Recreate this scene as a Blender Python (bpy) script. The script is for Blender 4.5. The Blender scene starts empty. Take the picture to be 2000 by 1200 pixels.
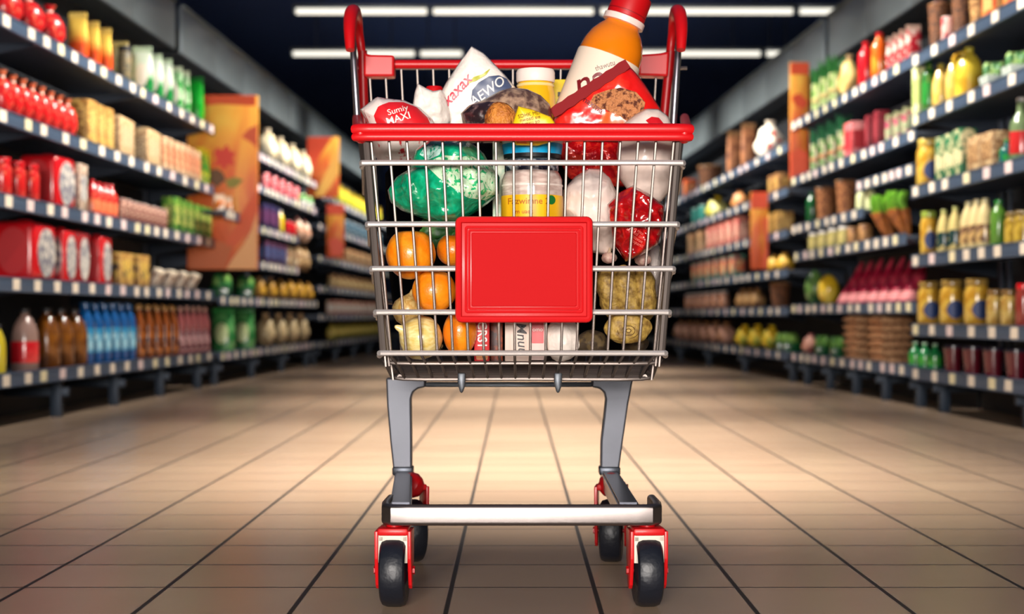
import bpy, bmesh, math, random
from mathutils import Vector, Matrix, noise
from mathutils.bvhtree import BVHTree
C = bpy.context.scene.collection
PI = math.pi
rnd = random.Random(7)

# ------------------------------------------------------------------ camera numbers
F, PX0, PY0, H, CAMY = 3200.0, 1005.0, 615.0, 0.57, -3.2
def W(px, py, D):
    """a pixel at distance D from the camera -> world point"""
    return Vector(((px - PX0) * D / F, CAMY + D, H + (PY0 - py) * D / F))

# ------------------------------------------------------------------ materials
def lin(c):
    f = lambda v: v / 12.92 if v <= 0.04045 else ((v + 0.055) / 1.055) ** 2.4
    return (f(c[0] / 255), f(c[1] / 255), f(c[2] / 255), 1)
MATS = {}
def mat(col, rough=.5, metal=0.0, col2=None, scale=8, lo=.45, hi=.55, bump=0, bscale=30, coat=0, emit=None, estr=0,
        stretch=None, spec=.5, kind='noise', sss=0, trans=0, grad=None, detail=3, warp=0):
    key = (col, rough, metal, col2, scale, lo, hi, bump, bscale, coat, emit, estr, stretch, spec, kind, sss, trans, grad, detail, warp)
    if key in MATS: return MATS[key]
    m = bpy.data.materials.new('mat'); m.use_nodes = True
    nt = m.node_tree; N = nt.nodes; L = nt.links
    b = N['Principled BSDF']
    b.inputs['Base Color'].default_value = lin(col)
    b.inputs['Roughness'].default_value = rough
    b.inputs['Metallic'].default_value = metal
    b.inputs['Specular IOR Level'].default_value = spec
    b.inputs['Coat Weight'].default_value = coat
    b.inputs['Coat Roughness'].default_value = .15
    b.inputs['Transmission Weight'].default_value = trans
    if emit:
        b.inputs['Emission Color'].default_value = lin(emit); b.inputs['Emission Strength'].default_value = estr
    tc = None
    if col2 or bump or grad:
        tc = N.new('ShaderNodeTexCoord'); src = tc.outputs['Object']
        if stretch:
            mp = N.new('ShaderNodeMapping'); mp.inputs['Scale'].default_value = stretch
            L.new(src, mp.inputs['Vector']); src = mp.outputs['Vector']
    out = None
    if col2:
        if kind == 'voronoi':
            t = N.new('ShaderNodeTexVoronoi'); t.inputs['Scale'].default_value = scale; fac = t.outputs['Distance']
        elif kind == 'wave':
            t = N.new('ShaderNodeTexWave'); t.inputs['Scale'].default_value = scale; t.inputs['Distortion'].default_value = warp
            t.bands_direction = 'Z'; fac = t.outputs['Fac']
        else:
            t = N.new('ShaderNodeTexNoise'); t.inputs['Scale'].default_value = scale; t.inputs['Detail'].default_value = detail
            t.inputs['Distortion'].default_value = warp; fac = t.outputs['Fac']
        L.new(src, t.inputs['Vector'])
        r = N.new('ShaderNodeMapRange'); r.inputs['From Min'].default_value = lo; r.inputs['From Max'].default_value = hi
        L.new(fac, r.inputs['Value'])
        mx = N.new('ShaderNodeMix'); mx.data_type = 'RGBA'
        mx.inputs[6].default_value = lin(col); mx.inputs[7].default_value = lin(col2)
        L.new(r.outputs['Result'], mx.inputs['Factor']); out = mx.outputs[2]
    if grad:                                   # printed two-tone packaging: (z0, z1, colour at the top)
        sp = N.new('ShaderNodeSeparateXYZ'); L.new(tc.outputs['Object'], sp.inputs[0])
        nz = N.new('ShaderNodeTexNoise'); nz.inputs['Scale'].default_value = 14; L.new(tc.outputs['Object'], nz.inputs['Vector'])
        ad = N.new('ShaderNodeMath'); ad.operation = 'MULTIPLY_ADD'; ad.inputs[1].default_value = .12; L.new(nz.outputs['Fac'], ad.inputs[0]); L.new(sp.outputs['Z'], ad.inputs[2])
        r = N.new('ShaderNodeMapRange'); r.inputs['From Min'].default_value = grad[0] + .06; r.inputs['From Max'].default_value = grad[1] + .06
        L.new(ad.outputs[0], r.inputs['Value'])
        mx = N.new('ShaderNodeMix'); mx.data_type = 'RGBA'; mx.inputs[6].default_value = lin(col); mx.inputs[7].default_value = lin(grad[2])
        if out: L.new(out, mx.inputs[6])
        L.new(r.outputs['Result'], mx.inputs['Factor']); out = mx.outputs[2]
    if out: L.new(out, b.inputs['Base Color'])
    if bump:
        t = N.new('ShaderNodeTexNoise'); t.inputs['Scale'].default_value = bscale; t.inputs['Detail'].default_value = 2
        L.new(src, t.inputs['Vector'])
        bp = N.new('ShaderNodeBump'); bp.inputs['Strength'].default_value = bump; bp.inputs['Distance'].default_value = .01
        L.new(t.outputs['Fac'], bp.inputs['Height']); L.new(bp.outputs['Normal'], b.inputs['Normal'])
    MATS[key] = m
    return m

# ------------------------------------------------------------------ objects
def wloc(o):
    v = Vector((0, 0, 0))
    while o is not None:
        v += o.location; o = o.parent
    return v
def obj(name, bm, m, parent=None, smooth=True, ang=.7):
    if parent is not None:
        bmesh.ops.translate(bm, verts=bm.verts[:], vec=-wloc(parent))
    bmesh.ops.recalc_face_normals(bm, faces=bm.faces[:])
    me = bpy.data.meshes.new(name); bm.to_mesh(me); bm.free()
    if smooth:
        me.shade_smooth(); me.set_sharp_from_angle(angle=ang)
    me.materials.append(m)
    o = bpy.data.objects.new(name, me); C.objects.link(o)
    if parent is not None: o.parent = parent
    return o
def tag(o, label=None, cat=None, group=None, kind=None):
    if label: o['label'] = label
    if cat: o['category'] = cat
    if group: o['group'] = group
    if kind: o['kind'] = kind
    return o
def empty(name, loc=(0, 0, 0), label=None, cat=None, group=None):
    o = bpy.data.objects.new(name, None); C.objects.link(o); o.location = loc; o.empty_display_size = .05
    return tag(o, label, cat, group)
def thing(name, bm, m, label, cat, group=None, smooth=True, ang=.7):
    """one-mesh thing with its origin at the middle of its base"""
    vs = [v.co for v in bm.verts]
    lo = Vector((min(v.x for v in vs), min(v.y for v in vs), min(v.z for v in vs)))
    hi = Vector((max(v.x for v in vs), max(v.y for v in vs), max(v.z for v in vs)))
    c = Vector(((lo.x + hi.x) / 2, (lo.y + hi.y) / 2, lo.z))
    bmesh.ops.translate(bm, verts=bm.verts[:], vec=-c)
    o = obj(name, bm, m, None, smooth, ang); o.location = c
    return tag(o, label, cat, group)
def copy_tree(o, parent=None):
    c = o.copy(); C.objects.link(c)
    if parent is not None: c.parent = parent
    for ch in KIDS.get(o.name, []): copy_tree(ch, c)
    return c
KIDS = {}
def index_kids(o):
    KIDS[o.name] = [x for x in o.children]
    for x in KIDS[o.name]: index_kids(x)

# ------------------------------------------------------------------ shapes
def BM(): return bmesh.new()
def add(bm, other):
    me = bpy.data.meshes.new('t'); other.to_mesh(me); other.free(); bm.from_mesh(me); bpy.data.meshes.remove(me); return bm
def box(bm, c, s, bev=0, seg=2, mtx=None):
    t = BM(); bmesh.ops.create_cube(t, size=1)
    bmesh.ops.scale(t, vec=s, verts=t.verts[:])
    if bev: bmesh.ops.bevel(t, geom=t.edges[:], offset=bev, segments=seg, affect='EDGES', profile=.5)
    bmesh.ops.translate(t, vec=c, verts=t.verts[:])
    if mtx: t.transform(mtx)
    return add(bm, t)
def loops(bm, rings, close=True, cap=True):
    rv = [[bm.verts.new(p) for p in r] for r in rings]
    n = len(rv[0])
    for a, b in zip(rv, rv[1:]):
        for i in range(n if close else n - 1):
            j = (i + 1) % n
            try: bm.faces.new((a[i], a[j], b[j], b[i]))
            except ValueError: pass
    if cap and close:
        bm.faces.new(rv[0][::-1]); bm.faces.new(rv[-1])
    return rv
def lathe(bm, prof, n=20, mtx=None):
    t = BM()
    rings = [[(max(r, .0004) * math.cos(2 * PI * i / n), max(r, .0004) * math.sin(2 * PI * i / n), z) for i in range(n)] for r, z in prof]
    loops(t, rings)
    if mtx: t.transform(mtx)
    return add(bm, t)
def tube(bm, pts, r, n=8, cyc=False, cap=True):
    pts = [Vector(p) for p in pts]; m = len(pts)
    rr = r if isinstance(r, (list, tuple)) else [r] * m
    rings = []; up = None
    for i, p in enumerate(pts):
        if cyc: t = pts[(i + 1) % m] - pts[i - 1]
        else: t = pts[min(i + 1, m - 1)] - pts[max(i - 1, 0)]
        t.normalize()
        if up is None:
            up = Vector((0, 0, 1)) if abs(t.z) < .9 else Vector((0, 1, 0))
        s = t.cross(up).normalized(); up = s.cross(t).normalized()
        rings.append([p + (s * math.cos(2 * PI * k / n) + up * math.sin(2 * PI * k / n)) * rr[i] for k in range(n)])
    t = BM()
    if cyc:
        rv = loops(t, rings + [rings[0]], True, False); bmesh.ops.remove_doubles(t, verts=t.verts[:], dist=1e-6)
    else: loops(t, rings, True, cap)
    return add(bm, t)
def smooth_path(pts, k=5, cyc=False):
    pts = [Vector(p) for p in pts]; m = len(pts); out = []
    for i in range(m if cyc else m - 1):
        a = pts[i - 1] if (cyc or i) else pts[0]; b = pts[i]; c = pts[(i + 1) % m]; d = pts[(i + 2) % m] if (cyc or i + 2 < m) else pts[-1]
        for j in range(k):
            t = j / k
            out.append(.5 * ((2 * b) + (-a + c) * t + (2 * a - 5 * b + 4 * c - d) * t * t + (-a + 3 * b - 3 * c + d) * t ** 3))
    if not cyc: out.append(pts[-1])
    return out
def prism(bm, pts, axis, a, b, bev=0):
    """polygon pts (2D) extruded along axis from a to b"""
    def P(p, h): return {'x': (h, p[0], p[1]), 'y': (p[0], h, p[1]), 'z': (p[0], p[1], h)}[axis]
    t = BM(); loops(t, [[P(p, a) for p in pts], [P(p, b) for p in pts]])
    if bev:
        bmesh.ops.recalc_face_normals(t, faces=t.faces[:])
        bmesh.ops.bevel(t, geom=t.edges[:], offset=bev, segments=2, affect='EDGES', profile=.5)
    return add(bm, t)
def rrect(x0, z0, x1, z1, r, k=5):
    out = []
    for cx, cz, a0 in ((x1 - r, z1 - r, 0), (x0 + r, z1 - r, 90), (x0 + r, z0 + r, 180), (x1 - r, z0 + r, 270)):
        for i in range(k + 1):
            a = math.radians(a0 + 90 * i / k); out.append((cx + r * math.cos(a), cz + r * math.sin(a)))
    return out
def blob(bm, c, r, namp=0, nscale=3, seed=0, sub=3, fn=None):
    t = BM(); bmesh.ops.create_icosphere(t, subdivisions=sub, radius=1)
    for v in t.verts:
        d = v.co.copy(); k = 1
        if namp: k += namp * noise.noise(d * nscale + Vector((seed * 7.3, seed * 3.1, seed)))
        p = Vector((d.x * r[0], d.y * r[1], d.z * r[2])) * k
        if fn: p = fn(p, d)
        v.co = p + Vector(c)
    return add(bm, t)
def text_bm(s, size, bold=0.0, shear=0.0, width=1.0):
    cu = bpy.data.curves.new('t', 'FONT'); cu.body = s; cu.size = size; cu.align_x = 'CENTER'; cu.align_y = 'CENTER'
    cu.offset = bold * size * .8; cu.shear = shear; cu.resolution_u = 3
    o = bpy.data.objects.new('t', cu); C.objects.link(o)
    bpy.context.view_layer.update()
    me = bpy.data.meshes.new_from_object(o.evaluated_get(bpy.context.evaluated_depsgraph_get()))
    bm = BM(); bm.from_mesh(me)
    bpy.data.objects.remove(o); bpy.data.curves.remove(cu); bpy.data.meshes.remove(me)
    for v in bm.verts: v.co = Vector((v.co.x * width, 0, v.co.y))
    return bm
def drape(bm, src, off=.0015):
    """push a flat XZ patch back along +Y onto the front of the surface src"""
    miss = []
    for v in bm.verts:
        h = src.ray_cast(Vector((v.co.x, -50, v.co.z)), Vector((0, 1, 0)))
        if h[0] is None: miss.append(v)
        else: v.co = h[0] - Vector((0, off, 0))
    if miss: bmesh.ops.delete(bm, geom=miss, context='VERTS')
    return bm
def slice_grid(bm, step=.005):
    for ax in (0, 2):
        lo = min(v.co[ax] for v in bm.verts); hi = max(v.co[ax] for v in bm.verts); k = lo + step
        no = (1, 0, 0) if ax == 0 else (0, 0, 1)
        while k < hi:
            bmesh.ops.bisect_plane(bm, geom=bm.verts[:] + bm.edges[:] + bm.faces[:], plane_co=(k if ax == 0 else 0, 0, k if ax == 2 else 0), plane_no=no); k += step
    bmesh.ops.triangulate(bm, faces=bm.faces[:])
def patch_bm(outline, n=48, K=8):
    """filled star-shaped outline (list of (x, z)) as rings"""
    o = resample(outline, n); c = centroid(o); bm = BM()
    mid = bm.verts.new((c[0], 0, c[1])); prev = None
    for k in range(1, K + 1):
        f = k / K
        cur = [bm.verts.new((c[0] + (x - c[0]) * f, 0, c[1] + (z - c[1]) * f)) for x, z in o]
        for i in range(n):
            j = (i + 1) % n
            if prev is None: bm.faces.new((mid, cur[i], cur[j]))
            else: bm.faces.new((prev[i], prev[j], cur[j], cur[i]))
        prev = cur
    return bm
def resample(pts, n):
    pts = [tuple(p) for p in pts]; m = len(pts)
    L = [math.dist(pts[i], pts[(i + 1) % m]) for i in range(m)]; T = sum(L); out = []
    i = 0; acc = 0
    for k in range(n):
        s = T * k / n
        while acc + L[i] < s and i < m - 1: acc += L[i]; i += 1
        u = (s - acc) / L[i]; a, b = pts[i], pts[(i + 1) % m]
        out.append((a[0] + (b[0] - a[0]) * u, a[1] + (b[1] - a[1]) * u))
    return out
def centroid(p):
    return (sum(a[0] for a in p) / len(p), sum(a[1] for a in p) / len(p))
def bag_bm(outline, y, Tf, Tb, wr=.006, ws=18, seed=0, n=96, K=18, power=2.2, crease=0, c=None):
    """soft filled bag: outline in (x, z) metres at depth y, bulging Tf to the front and Tb to the back"""
    o = resample(outline, n); c = c or centroid(o); bm = BM()
    sd = Vector((seed * 3.7, seed * 1.3, seed * 9.1))
    def hgt(x, z, f, T):
        e = max(0, 1 - f ** power) ** .6
        q = Vector((x, 0, z)) * ws + sd
        wv = noise.noise(q) + .5 * noise.noise(q * 2.3)
        if crease: wv += crease * (1 - abs(noise.noise(q * .8 + Vector((5, 5, 5)))) * 4)
        return T * e + wr * wv * min(1, e * 2.0)
    def side(sgn, T):
        mid = bm.verts.new((c[0], y + sgn * hgt(c[0], c[1], 0, T), c[1])); rings = []
        for k in range(1, K):
            f = (k / K) ** .8
            rings.append([bm.verts.new((c[0] + (x - c[0]) * f, y + sgn * hgt(c[0] + (x - c[0]) * f, c[1] + (z - c[1]) * f, f, T), c[1] + (z - c[1]) * f)) for x, z in o])
        return mid, rings
    edge = [bm.verts.new((x, y, z)) for x, z in o]
    for sgn, T in ((-1, Tf), (1, Tb)):
        mid, rings = side(sgn, T); rings.append(edge)
        for i in range(n):
            j = (i + 1) % n
            bm.faces.new((mid, rings[0][i], rings[0][j]))
            for a, b in zip(rings, rings[1:]): bm.faces.new((a[i], a[j], b[j], b[i]))
    bmesh.ops.recalc_face_normals(bm, faces=bm.faces[:])
    return bm
def pxo(pts, D):
    return [((x - PX0) * D / F, H + (PY0 - y) * D / F) for x, y in pts]
# ================================================================== camera and light
cam = bpy.data.cameras.new('camera'); co = bpy.data.objects.new('camera', cam); C.objects.link(co)
co.location = (0, CAMY, H); co.rotation_euler = (PI / 2, 0, 0)
cam.sensor_width = 36; cam.lens = 36 * F / 2000
cam.shift_x = (1000 - PX0) / 2000; cam.shift_y = (PY0 - 600) / 2000
cam.clip_end = 100
cam.dof.use_dof = True; cam.dof.focus_distance = 3.3; cam.dof.aperture_fstop = cam.lens / 17
sc = bpy.context.scene; sc.camera = co
sc.view_settings.view_transform = 'Standard'; sc.view_settings.look = 'None'; sc.view_settings.gamma = 1
sc.view_settings.exposure = 0
w = bpy.data.worlds.new('world'); sc.world = w; w.use_nodes = True
w.node_tree.nodes['Background'].inputs['Color'].default_value = (.35, .45, .6, 1)
w.node_tree.nodes['Background'].inputs['Strength'].default_value = .05

def area(name, loc, sx, sy, power, col=(1, .93, .84), target=None, spread=PI):
    l = bpy.data.lights.new(name, 'AREA'); l.shape = 'RECTANGLE'; l.size = sx; l.size_y = sy; l.energy = power; l.color = col; l.spread = spread
    o = bpy.data.objects.new(name, l); C.objects.link(o); o.location = loc
    if target is not None:
        o.rotation_euler = (Vector(target) - Vector(loc)).to_track_quat('-Z', 'Y').to_euler()
    return o
for D, pw in ((16.5, 50), (13.4, 46), (10.6, 48), (8.0, 56), (5.9, 64)):
    area('ceiling_tube_row_light', (.1, CAMY + D, 3.95), 1.8, .5, pw, (1, .92, .82), None, .95)
for s_ in (-1, 1):                                       # added unseen fill lights that brighten the shelves
    for y0 in (3.2, 7.2, 12.5, 19.5):
        area('shelf_fill_light', (s_ * .35, y0, 3.9), 3.6 if y0 < 10 else 6, .12, 52 if y0 < 5 else 58 if y0 < 10 else 110, (1, .95, .86), (s_ * 2.5, y0, 1.8), .78)
area('cart_fill_light', (-.5, -7.7, 1.5), 3.0, 1.3, 200, (1, .93, .86), (0, 0, .85), 1.5)  # added fill from behind the camera, brightens the front of the cart

# ================================================================== floor, walls, ceiling
def floor_mat():
    m = bpy.data.materials.new('floor_tiles'); m.use_nodes = True; nt = m.node_tree; N = nt.nodes; L = nt.links
    b = N['Principled BSDF']
    tc = N.new('ShaderNodeTexCoord'); sp = N.new('ShaderNodeSeparateXYZ'); L.new(tc.outputs['Object'], sp.inputs[0])
    def M(op, a, b_=None, c=None):
        n = N.new('ShaderNodeMath'); n.operation = op
        for i, v in enumerate((a, b_, c)):
            if v is None: continue
            if isinstance(v, (int, float)): n.inputs[i].default_value = v
            else: L.new(v, n.inputs[i])
        return n.outputs[0]
    def line(src, off, pitch, half):
        u = M('DIVIDE', M('SUBTRACT', src, off), pitch)
        d = M('ABSOLUTE', M('SUBTRACT', M('FRACT', u), .5))          # .5 on the line
        mr = N.new('ShaderNodeMapRange'); mr.interpolation_type = 'SMOOTHSTEP'
        mr.inputs['From Min'].default_value = .5 - half / pitch * 1.6; mr.inputs['From Max'].default_value = .5 - half / pitch * .8
        L.new(d, mr.inputs['Value']); return mr.outputs['Result'], M('FLOOR', u)
    lx, ix = line(sp.outputs['X'], -.1316, .2975, .0042)
    ly, iy = line(sp.outputs['Y'], .222, .31, .0048)
    ly2 = M('MULTIPLY', ly, .8)
    g = M('MAXIMUM', lx, ly2)
    cv = N.new('ShaderNodeCombineXYZ'); L.new(ix, cv.inputs[0]); L.new(iy, cv.inputs[1])
    wn = N.new('ShaderNodeTexWhiteNoise'); wn.noise_dimensions = '2D'; L.new(cv.outputs[0], wn.inputs['Vector'])
    ns = N.new('ShaderNodeTexNoise'); ns.inputs['Scale'].default_value = 2.2; ns.inputs['Detail'].default_value = 4; L.new(tc.outputs['Object'], ns.inputs['Vector'])
    fac = M('ADD', M('MULTIPLY', wn.outputs['Value'], .35), M('MULTIPLY', ns.outputs['Fac'], .6))
    mx = N.new('ShaderNodeMix'); mx.data_type = 'RGBA'; mx.inputs[6].default_value = lin((180, 152, 128)); mx.inputs[7].default_value = lin((206, 178, 150)); L.new(fac, mx.inputs['Factor'])
    m2 = N.new('ShaderNodeMix'); m2.data_type = 'RGBA'; m2.inputs[7].default_value = lin((46, 40, 34)); L.new(mx.outputs[2], m2.inputs[6]); L.new(g, m2.inputs['Factor'])
    L.new(m2.outputs[2], b.inputs['Base Color'])
    rg = M('MULTIPLY_ADD', g, .3, .26); L.new(rg, b.inputs['Roughness'])
    return m
def slab(name, lo, hi, m):
    bm = BM(); c = [(a + b) / 2 for a, b in zip(lo, hi)]; box(bm, c, [b - a for a, b in zip(lo, hi)])
    return tag(obj(name, bm, m, None, False), kind='structure')
slab('floor', (-7, -8, -.1), (7, 36, 0), floor_mat())
dark = mat((14, 20, 34), .8)
slab('ceiling', (-7, -8, 4.6), (7, 36, 4.7), mat((84, 110, 176), .8))
slab('wall_back', (-7, 35.9, 0), (7, 36, 4.6), mat((60, 84, 140), .8, col2=(40, 56, 96), scale=.8))
slab('wall_left', (-7.1, -8, 0), (-7, 36, 4.6), dark)
slab('wall_right', (7, -8, 0), (7.1, 36, 4.6), dark)

# ceiling tubes in view: two rows hung across the aisle
tube_em = mat((255, 252, 240), .4, emit=(255, 250, 235), estr=1.15)
housing = mat((120, 128, 132), .4, .6)
def ceiling_tube(D, py, pa, pb, label, group):
    a, b = W(pa, py, D), W(pb, py, D); L = b.x - a.x; c = (a + b) / 2
    r = empty('ceiling_tube_lamp', (c.x, c.y, c.z), label, 'ceiling lamp', group)
    bm = BM(); box(bm, (c.x, c.y, c.z + .035), (L, .16, .04), .008); obj('housing', bm, housing, r)
    bm = BM(); tube(bm, [(a.x + .03, c.y, c.z - .012), (b.x - .03, c.y, c.z - .012)], .036, 12); obj('tube', bm, tube_em, r)
    for x in (a.x + .012, b.x - .012):
        bm = BM(); box(bm, (x, c.y, c.z), (.024, .11, .1), .006); obj('end_cap', bm, housing, r)
    for x in (a.x + L * .2, b.x - L * .2):
        bm = BM(); tube(bm, [(x, c.y, c.z + .05), (x, c.y, 4.6)], .008, 6); obj('hanging_rod', bm, mat((40, 46, 54), .5), r)
for i, (pa, pb, o) in enumerate(((574, 838, 'leftmost of the four tubes in the nearer and higher row'), (842, 1163, 'second tube from the left in the nearer row'), (1169, 1552, 'long tube behind the juice bottle cap in the nearer row'), (1557, 1660, 'rightmost tube of the nearer row beside the right fascia'))):
    ceiling_tube(18.5, 20, pa, pb, 'white fluorescent ceiling tube, ' + o, 'nearer row of ceiling tubes')
for i, (pa, pb, o) in enumerate(((569, 813, 'leftmost of the lower, farther row'), (818, 906, 'short one left of the white packet'), (1205, 1488, 'right of the juice bottle in the farther row'), (1493, 1545, 'short rightmost one of the farther row'))):
    ceiling_tube(21.5, 103, pa, pb, 'white fluorescent ceiling tube, ' + o, 'farther row of ceiling tubes')
# ================================================================== the shopping cart
CX = .0155
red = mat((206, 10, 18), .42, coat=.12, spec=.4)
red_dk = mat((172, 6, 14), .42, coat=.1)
chrome = mat((206, 198, 194), .4, .55)
wire_m = mat((122, 112, 107), .42, .75)
grey = mat((78, 80, 88), .42, .5)
dkgrey = mat((74, 78, 84), .4, .6)
rubber = mat((20, 24, 34), .42, bump=.15, bscale=60)
cream = mat((226, 216, 200), .5)
cart = empty('shopping_cart', (CX, .35, 0), 'chrome wire shopping cart with red rim and handles, full of groceries', 'shopping cart')

ZB, ZT = .495, .925                      # bottom rail and rim of the front panel
def fh(z): return .270 + (z - .495) * .092           # half widths at the front
def rh(z): return .338 + (z - .46) * .115            # half widths at the rear
YR = .85
def zrim(y): return .925 + .125 * y / YR             # the side rim rises to the back
def zbot(y): return .44 + .03 * (y - .1) / .75
ROWS = (.867, .747, .660, .575, .495)
# front panel: chrome rods, bowed wires under it
bm = BM()
for z in ROWS:
    h = fh(z); r = .0056
    tube(bm, smooth_path([(CX - h - .012, .03, z - .006), (CX - h - .004, .006, z - .001), (CX - h + .015, 0, z), (CX, 0, z), (CX + h - .015, 0, z), (CX + h + .004, .006, z - .001), (CX + h + .012, .03, z - .006)], 4), r, 8)
obj('front_rail', bm, chrome, cart)
bm = BM(); nw = 18
for i in range(nw):
    u = -1 + 2 * i / (nw - 1)
    xt, xb = CX + u * (fh(ZT) - .012), CX + u * (fh(ZB) - .012)
    x2 = CX + u * (fh(ZB) - .034)
    tube(bm, [(xt, .008, ZT), (xb, .008, ZB + .004), (xb, .012, ZB - .006), (CX + (xb - CX) * .955, .055, .468), (x2, .1, .441), (CX + (x2 - CX) * 1.08, .3, zbot(.3)), (CX + (x2 - CX) * 1.3, YR, zbot(YR))], .0028, 6)
for y, z, hh, r in ((.045, .474, .252, .004), (.1, .441, .24, .0045)):
    tube(bm, smooth_path([(CX - hh - .016, y + .03, z + .012), (CX - hh, y, z), (CX, y, z), (CX + hh, y, z), (CX + hh + .016, y + .03, z + .012)], 4), r, 8)
obj('front_wire_panel', bm, wire_m, cart)
# floor cross wires
bm = BM()
for k in range(12):
    y = .16 + k * .06; z = zbot(y); hh = .243 + (y / YR) * .085
    tube(bm, [(CX - hh, y, z), (CX + hh, y, z)], .0035, 6)
obj('floor_wire_panel', bm, wire_m, cart)
for s in (-1, 1):
    bm = BM()
    for k in range(25):
        y = .012 + k * (YR - .02) / 24; t = y / YR
        zt = zrim(y) - .012; zb = zbot(max(y, .05)) + (.03 if y < .06 else 0)
        xt = CX + s * ((1 - t) * fh(zt) + t * rh(zt)); xb = CX + s * ((1 - t) * (fh(zb + .02) - .018 * min(1, y / .08) * (1 - t)) + t * rh(zb))
        tube(bm, [(xt, y, zt), (xb, y, zb)], .0028, 6)
    for z in ROWS:
        tube(bm, [(CX + s * (fh(z) + .008), .015, z - .004), (CX + s * (rh(z - .01) + .004), YR, z - .02 + .06 * (z - .5))], .0045, 8)
    tube(bm, [(CX + s * (fh(ZT) - .002), .01, ZT), (CX + s * (fh(ZB) + .002), .008, ZB)], .0075, 8)
    tube(bm, [(CX + s * .247, .1, .445), (CX + s * rh(.47), YR, .47)], .005, 8)
    obj('side_wire_panel', bm, wire_m, cart)
# rear panel
bm = BM()
for i in range(20):
    u = -1 + 2 * i / 19
    tube(bm, [(CX + u * .375, YR, 1.185), (CX + u * .33, YR, .47)], .0028, 6)
for z in (1.18, 1.0, .8, .6): tube(bm, [(CX - rh(z) + .01, YR, z), (CX + rh(z) - .01, YR, z)], .0045, 8)
obj('rear_wire_panel', bm, wire_m, cart)
# red rim: two stacked rolls round the front and the sides
bm = BM()
hT = fh(ZT) + .008
for dz, r, ex in ((.0065, .0115, 0), (-.0085, .0085, .001)):
    half = []
    for s in (-1, 1):
        p = [(CX + s * (hT - .02 + ex), -.008 - ex, ZT + dz), (CX + s * (hT + ex - .002), .004, ZT + dz), (CX + s * (hT + .005), .03, zrim(.03) + dz)]
        p += [(CX + s * ((1 - y / YR) * (hT + .003) + y / YR * rh(1.04)), y, zrim(y) + dz) for y in (.12, .4, YR)]
        half.append(p)
    pts = half[0][::-1] + [(CX, -.008 - ex, ZT + dz)] + half[1]
    tube(bm, smooth_path(pts, 5), r, 12)
obj('red_rim', bm, red, cart)
for s in (-1, 1):
    bm = BM(); blob(bm, (CX + s * (hT - .002), .006, ZT - .001), (.016, .022, .0195), sub=3); obj('rim_corner', bm, red, cart)
# sign board on the front
b0, b1 = W(890, 630, 3.185), W(1157, 424, 3.185)
sb = None
bm = BM(); prism(bm, rrect(b0.x, b0.z, b1.x, b1.z, .012), 'y', -.022, -.009, .003)
sb = obj('sign_board', bm, red, cart, ang=.5); sb['label'] = 'blank red sign board on the front of the cart'
def frame_loop(ins, r, y):
    bm = BM(); p = [(x, y, z) for x, z in rrect(b0.x + ins, b0.z + ins, b1.x - ins, b1.z - ins, max(.003, .012 - ins), 4)]
    tube(bm, p, r, 8, cyc=True); return bm
obj('outer_frame', frame_loop(.006, .0065, -.0235), red, sb)
obj('inner_frame', frame_loop(.0205, .0028, -.0225), red, sb)
obj('inner_frame', frame_loop(.0265, .0022, -.0225), red, sb)
bm = BM(); prism(bm, rrect(b0.x + .031, b0.z + .031, b1.x - .031, b1.z - .031, .003), 'y', -.0245, -.021, .0012)
obj('sign_face', bm, mat((190, 5, 13), .6, spec=.1), sb, ang=.3)
# two grey hooks under the basket
for px in (902, 1090):
    p = W(px, 748, 3.27); bm = BM()
    prism(bm, [(p.x - .008, p.z + .02), (p.x + .008, p.z + .02), (p.x + .007, p.z - .006), (p.x + .002, p.z - .02), (p.x - .003, p.z - .02), (p.x - .008, p.z - .002)], 'y', .06, .075, .003)
    obj('hook', bm, dkgrey, cart)
# leg frame: one bent plate with a cross beam, standing on the base rails
LD = 3.85; LY = CAMY + LD
def q(px, py, D=LD): p = W(px, py, D); return (p.x, p.z)
arch = [q(755, 736), q(757, 790), q(763, 860), q(770, 925), q(805, 925), q(805, 860), q(804, 800), q(804, 775), q(808, 765), q(816, 759), q(830, 757)]
arch += [q(1155, 757), q(1170, 759), q(1179, 766), q(1182, 778), q(1179, 810), q(1173, 860), q(1172, 925), q(1207, 925), q(1216, 860), q(1226, 790), q(1236, 736)]
def arch_part(name, pts, m):
    bm = BM(); prism(bm, pts, 'y', LY - .02, LY + .02, .004); return obj(name, bm, m, cart, ang=.25)
la = arch_part('leg', [q(755, 738), q(757, 790), q(763, 860), q(770, 925), q(805, 925), q(805, 860), q(804, 800), q(804, 778), q(808, 766), q(817, 759), q(832, 756), q(832, 738)], grey)
lb = arch_part('leg', [q(1236, 738), q(1226, 790), q(1216, 860), q(1207, 925), q(1172, 925), q(1173, 860), q(1179, 810), q(1182, 780), q(1179, 767), q(1170, 759), q(1155, 756), q(1155, 738)], grey)
bm = BM(); prism(bm, [q(831, 747), q(831, 756), q(1156, 756), q(1156, 747)], 'y', LY - .016, LY + .016, .002); obj('cross_beam', bm, dkgrey, cart)
for l, x0, x1 in ((la, 769, 806), (lb, 1171, 1209)):       # socket collars at the foot of each leg
    bm = BM(); a, b = W(x0, 926, LD), W(x1, 912, LD); box(bm, ((a.x + b.x) / 2, LY, (a.z + b.z) / 2), (b.x - a.x + .004, .05, .02), .004); obj('collar', bm, mat((58, 62, 70), .35, .7), l)
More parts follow.
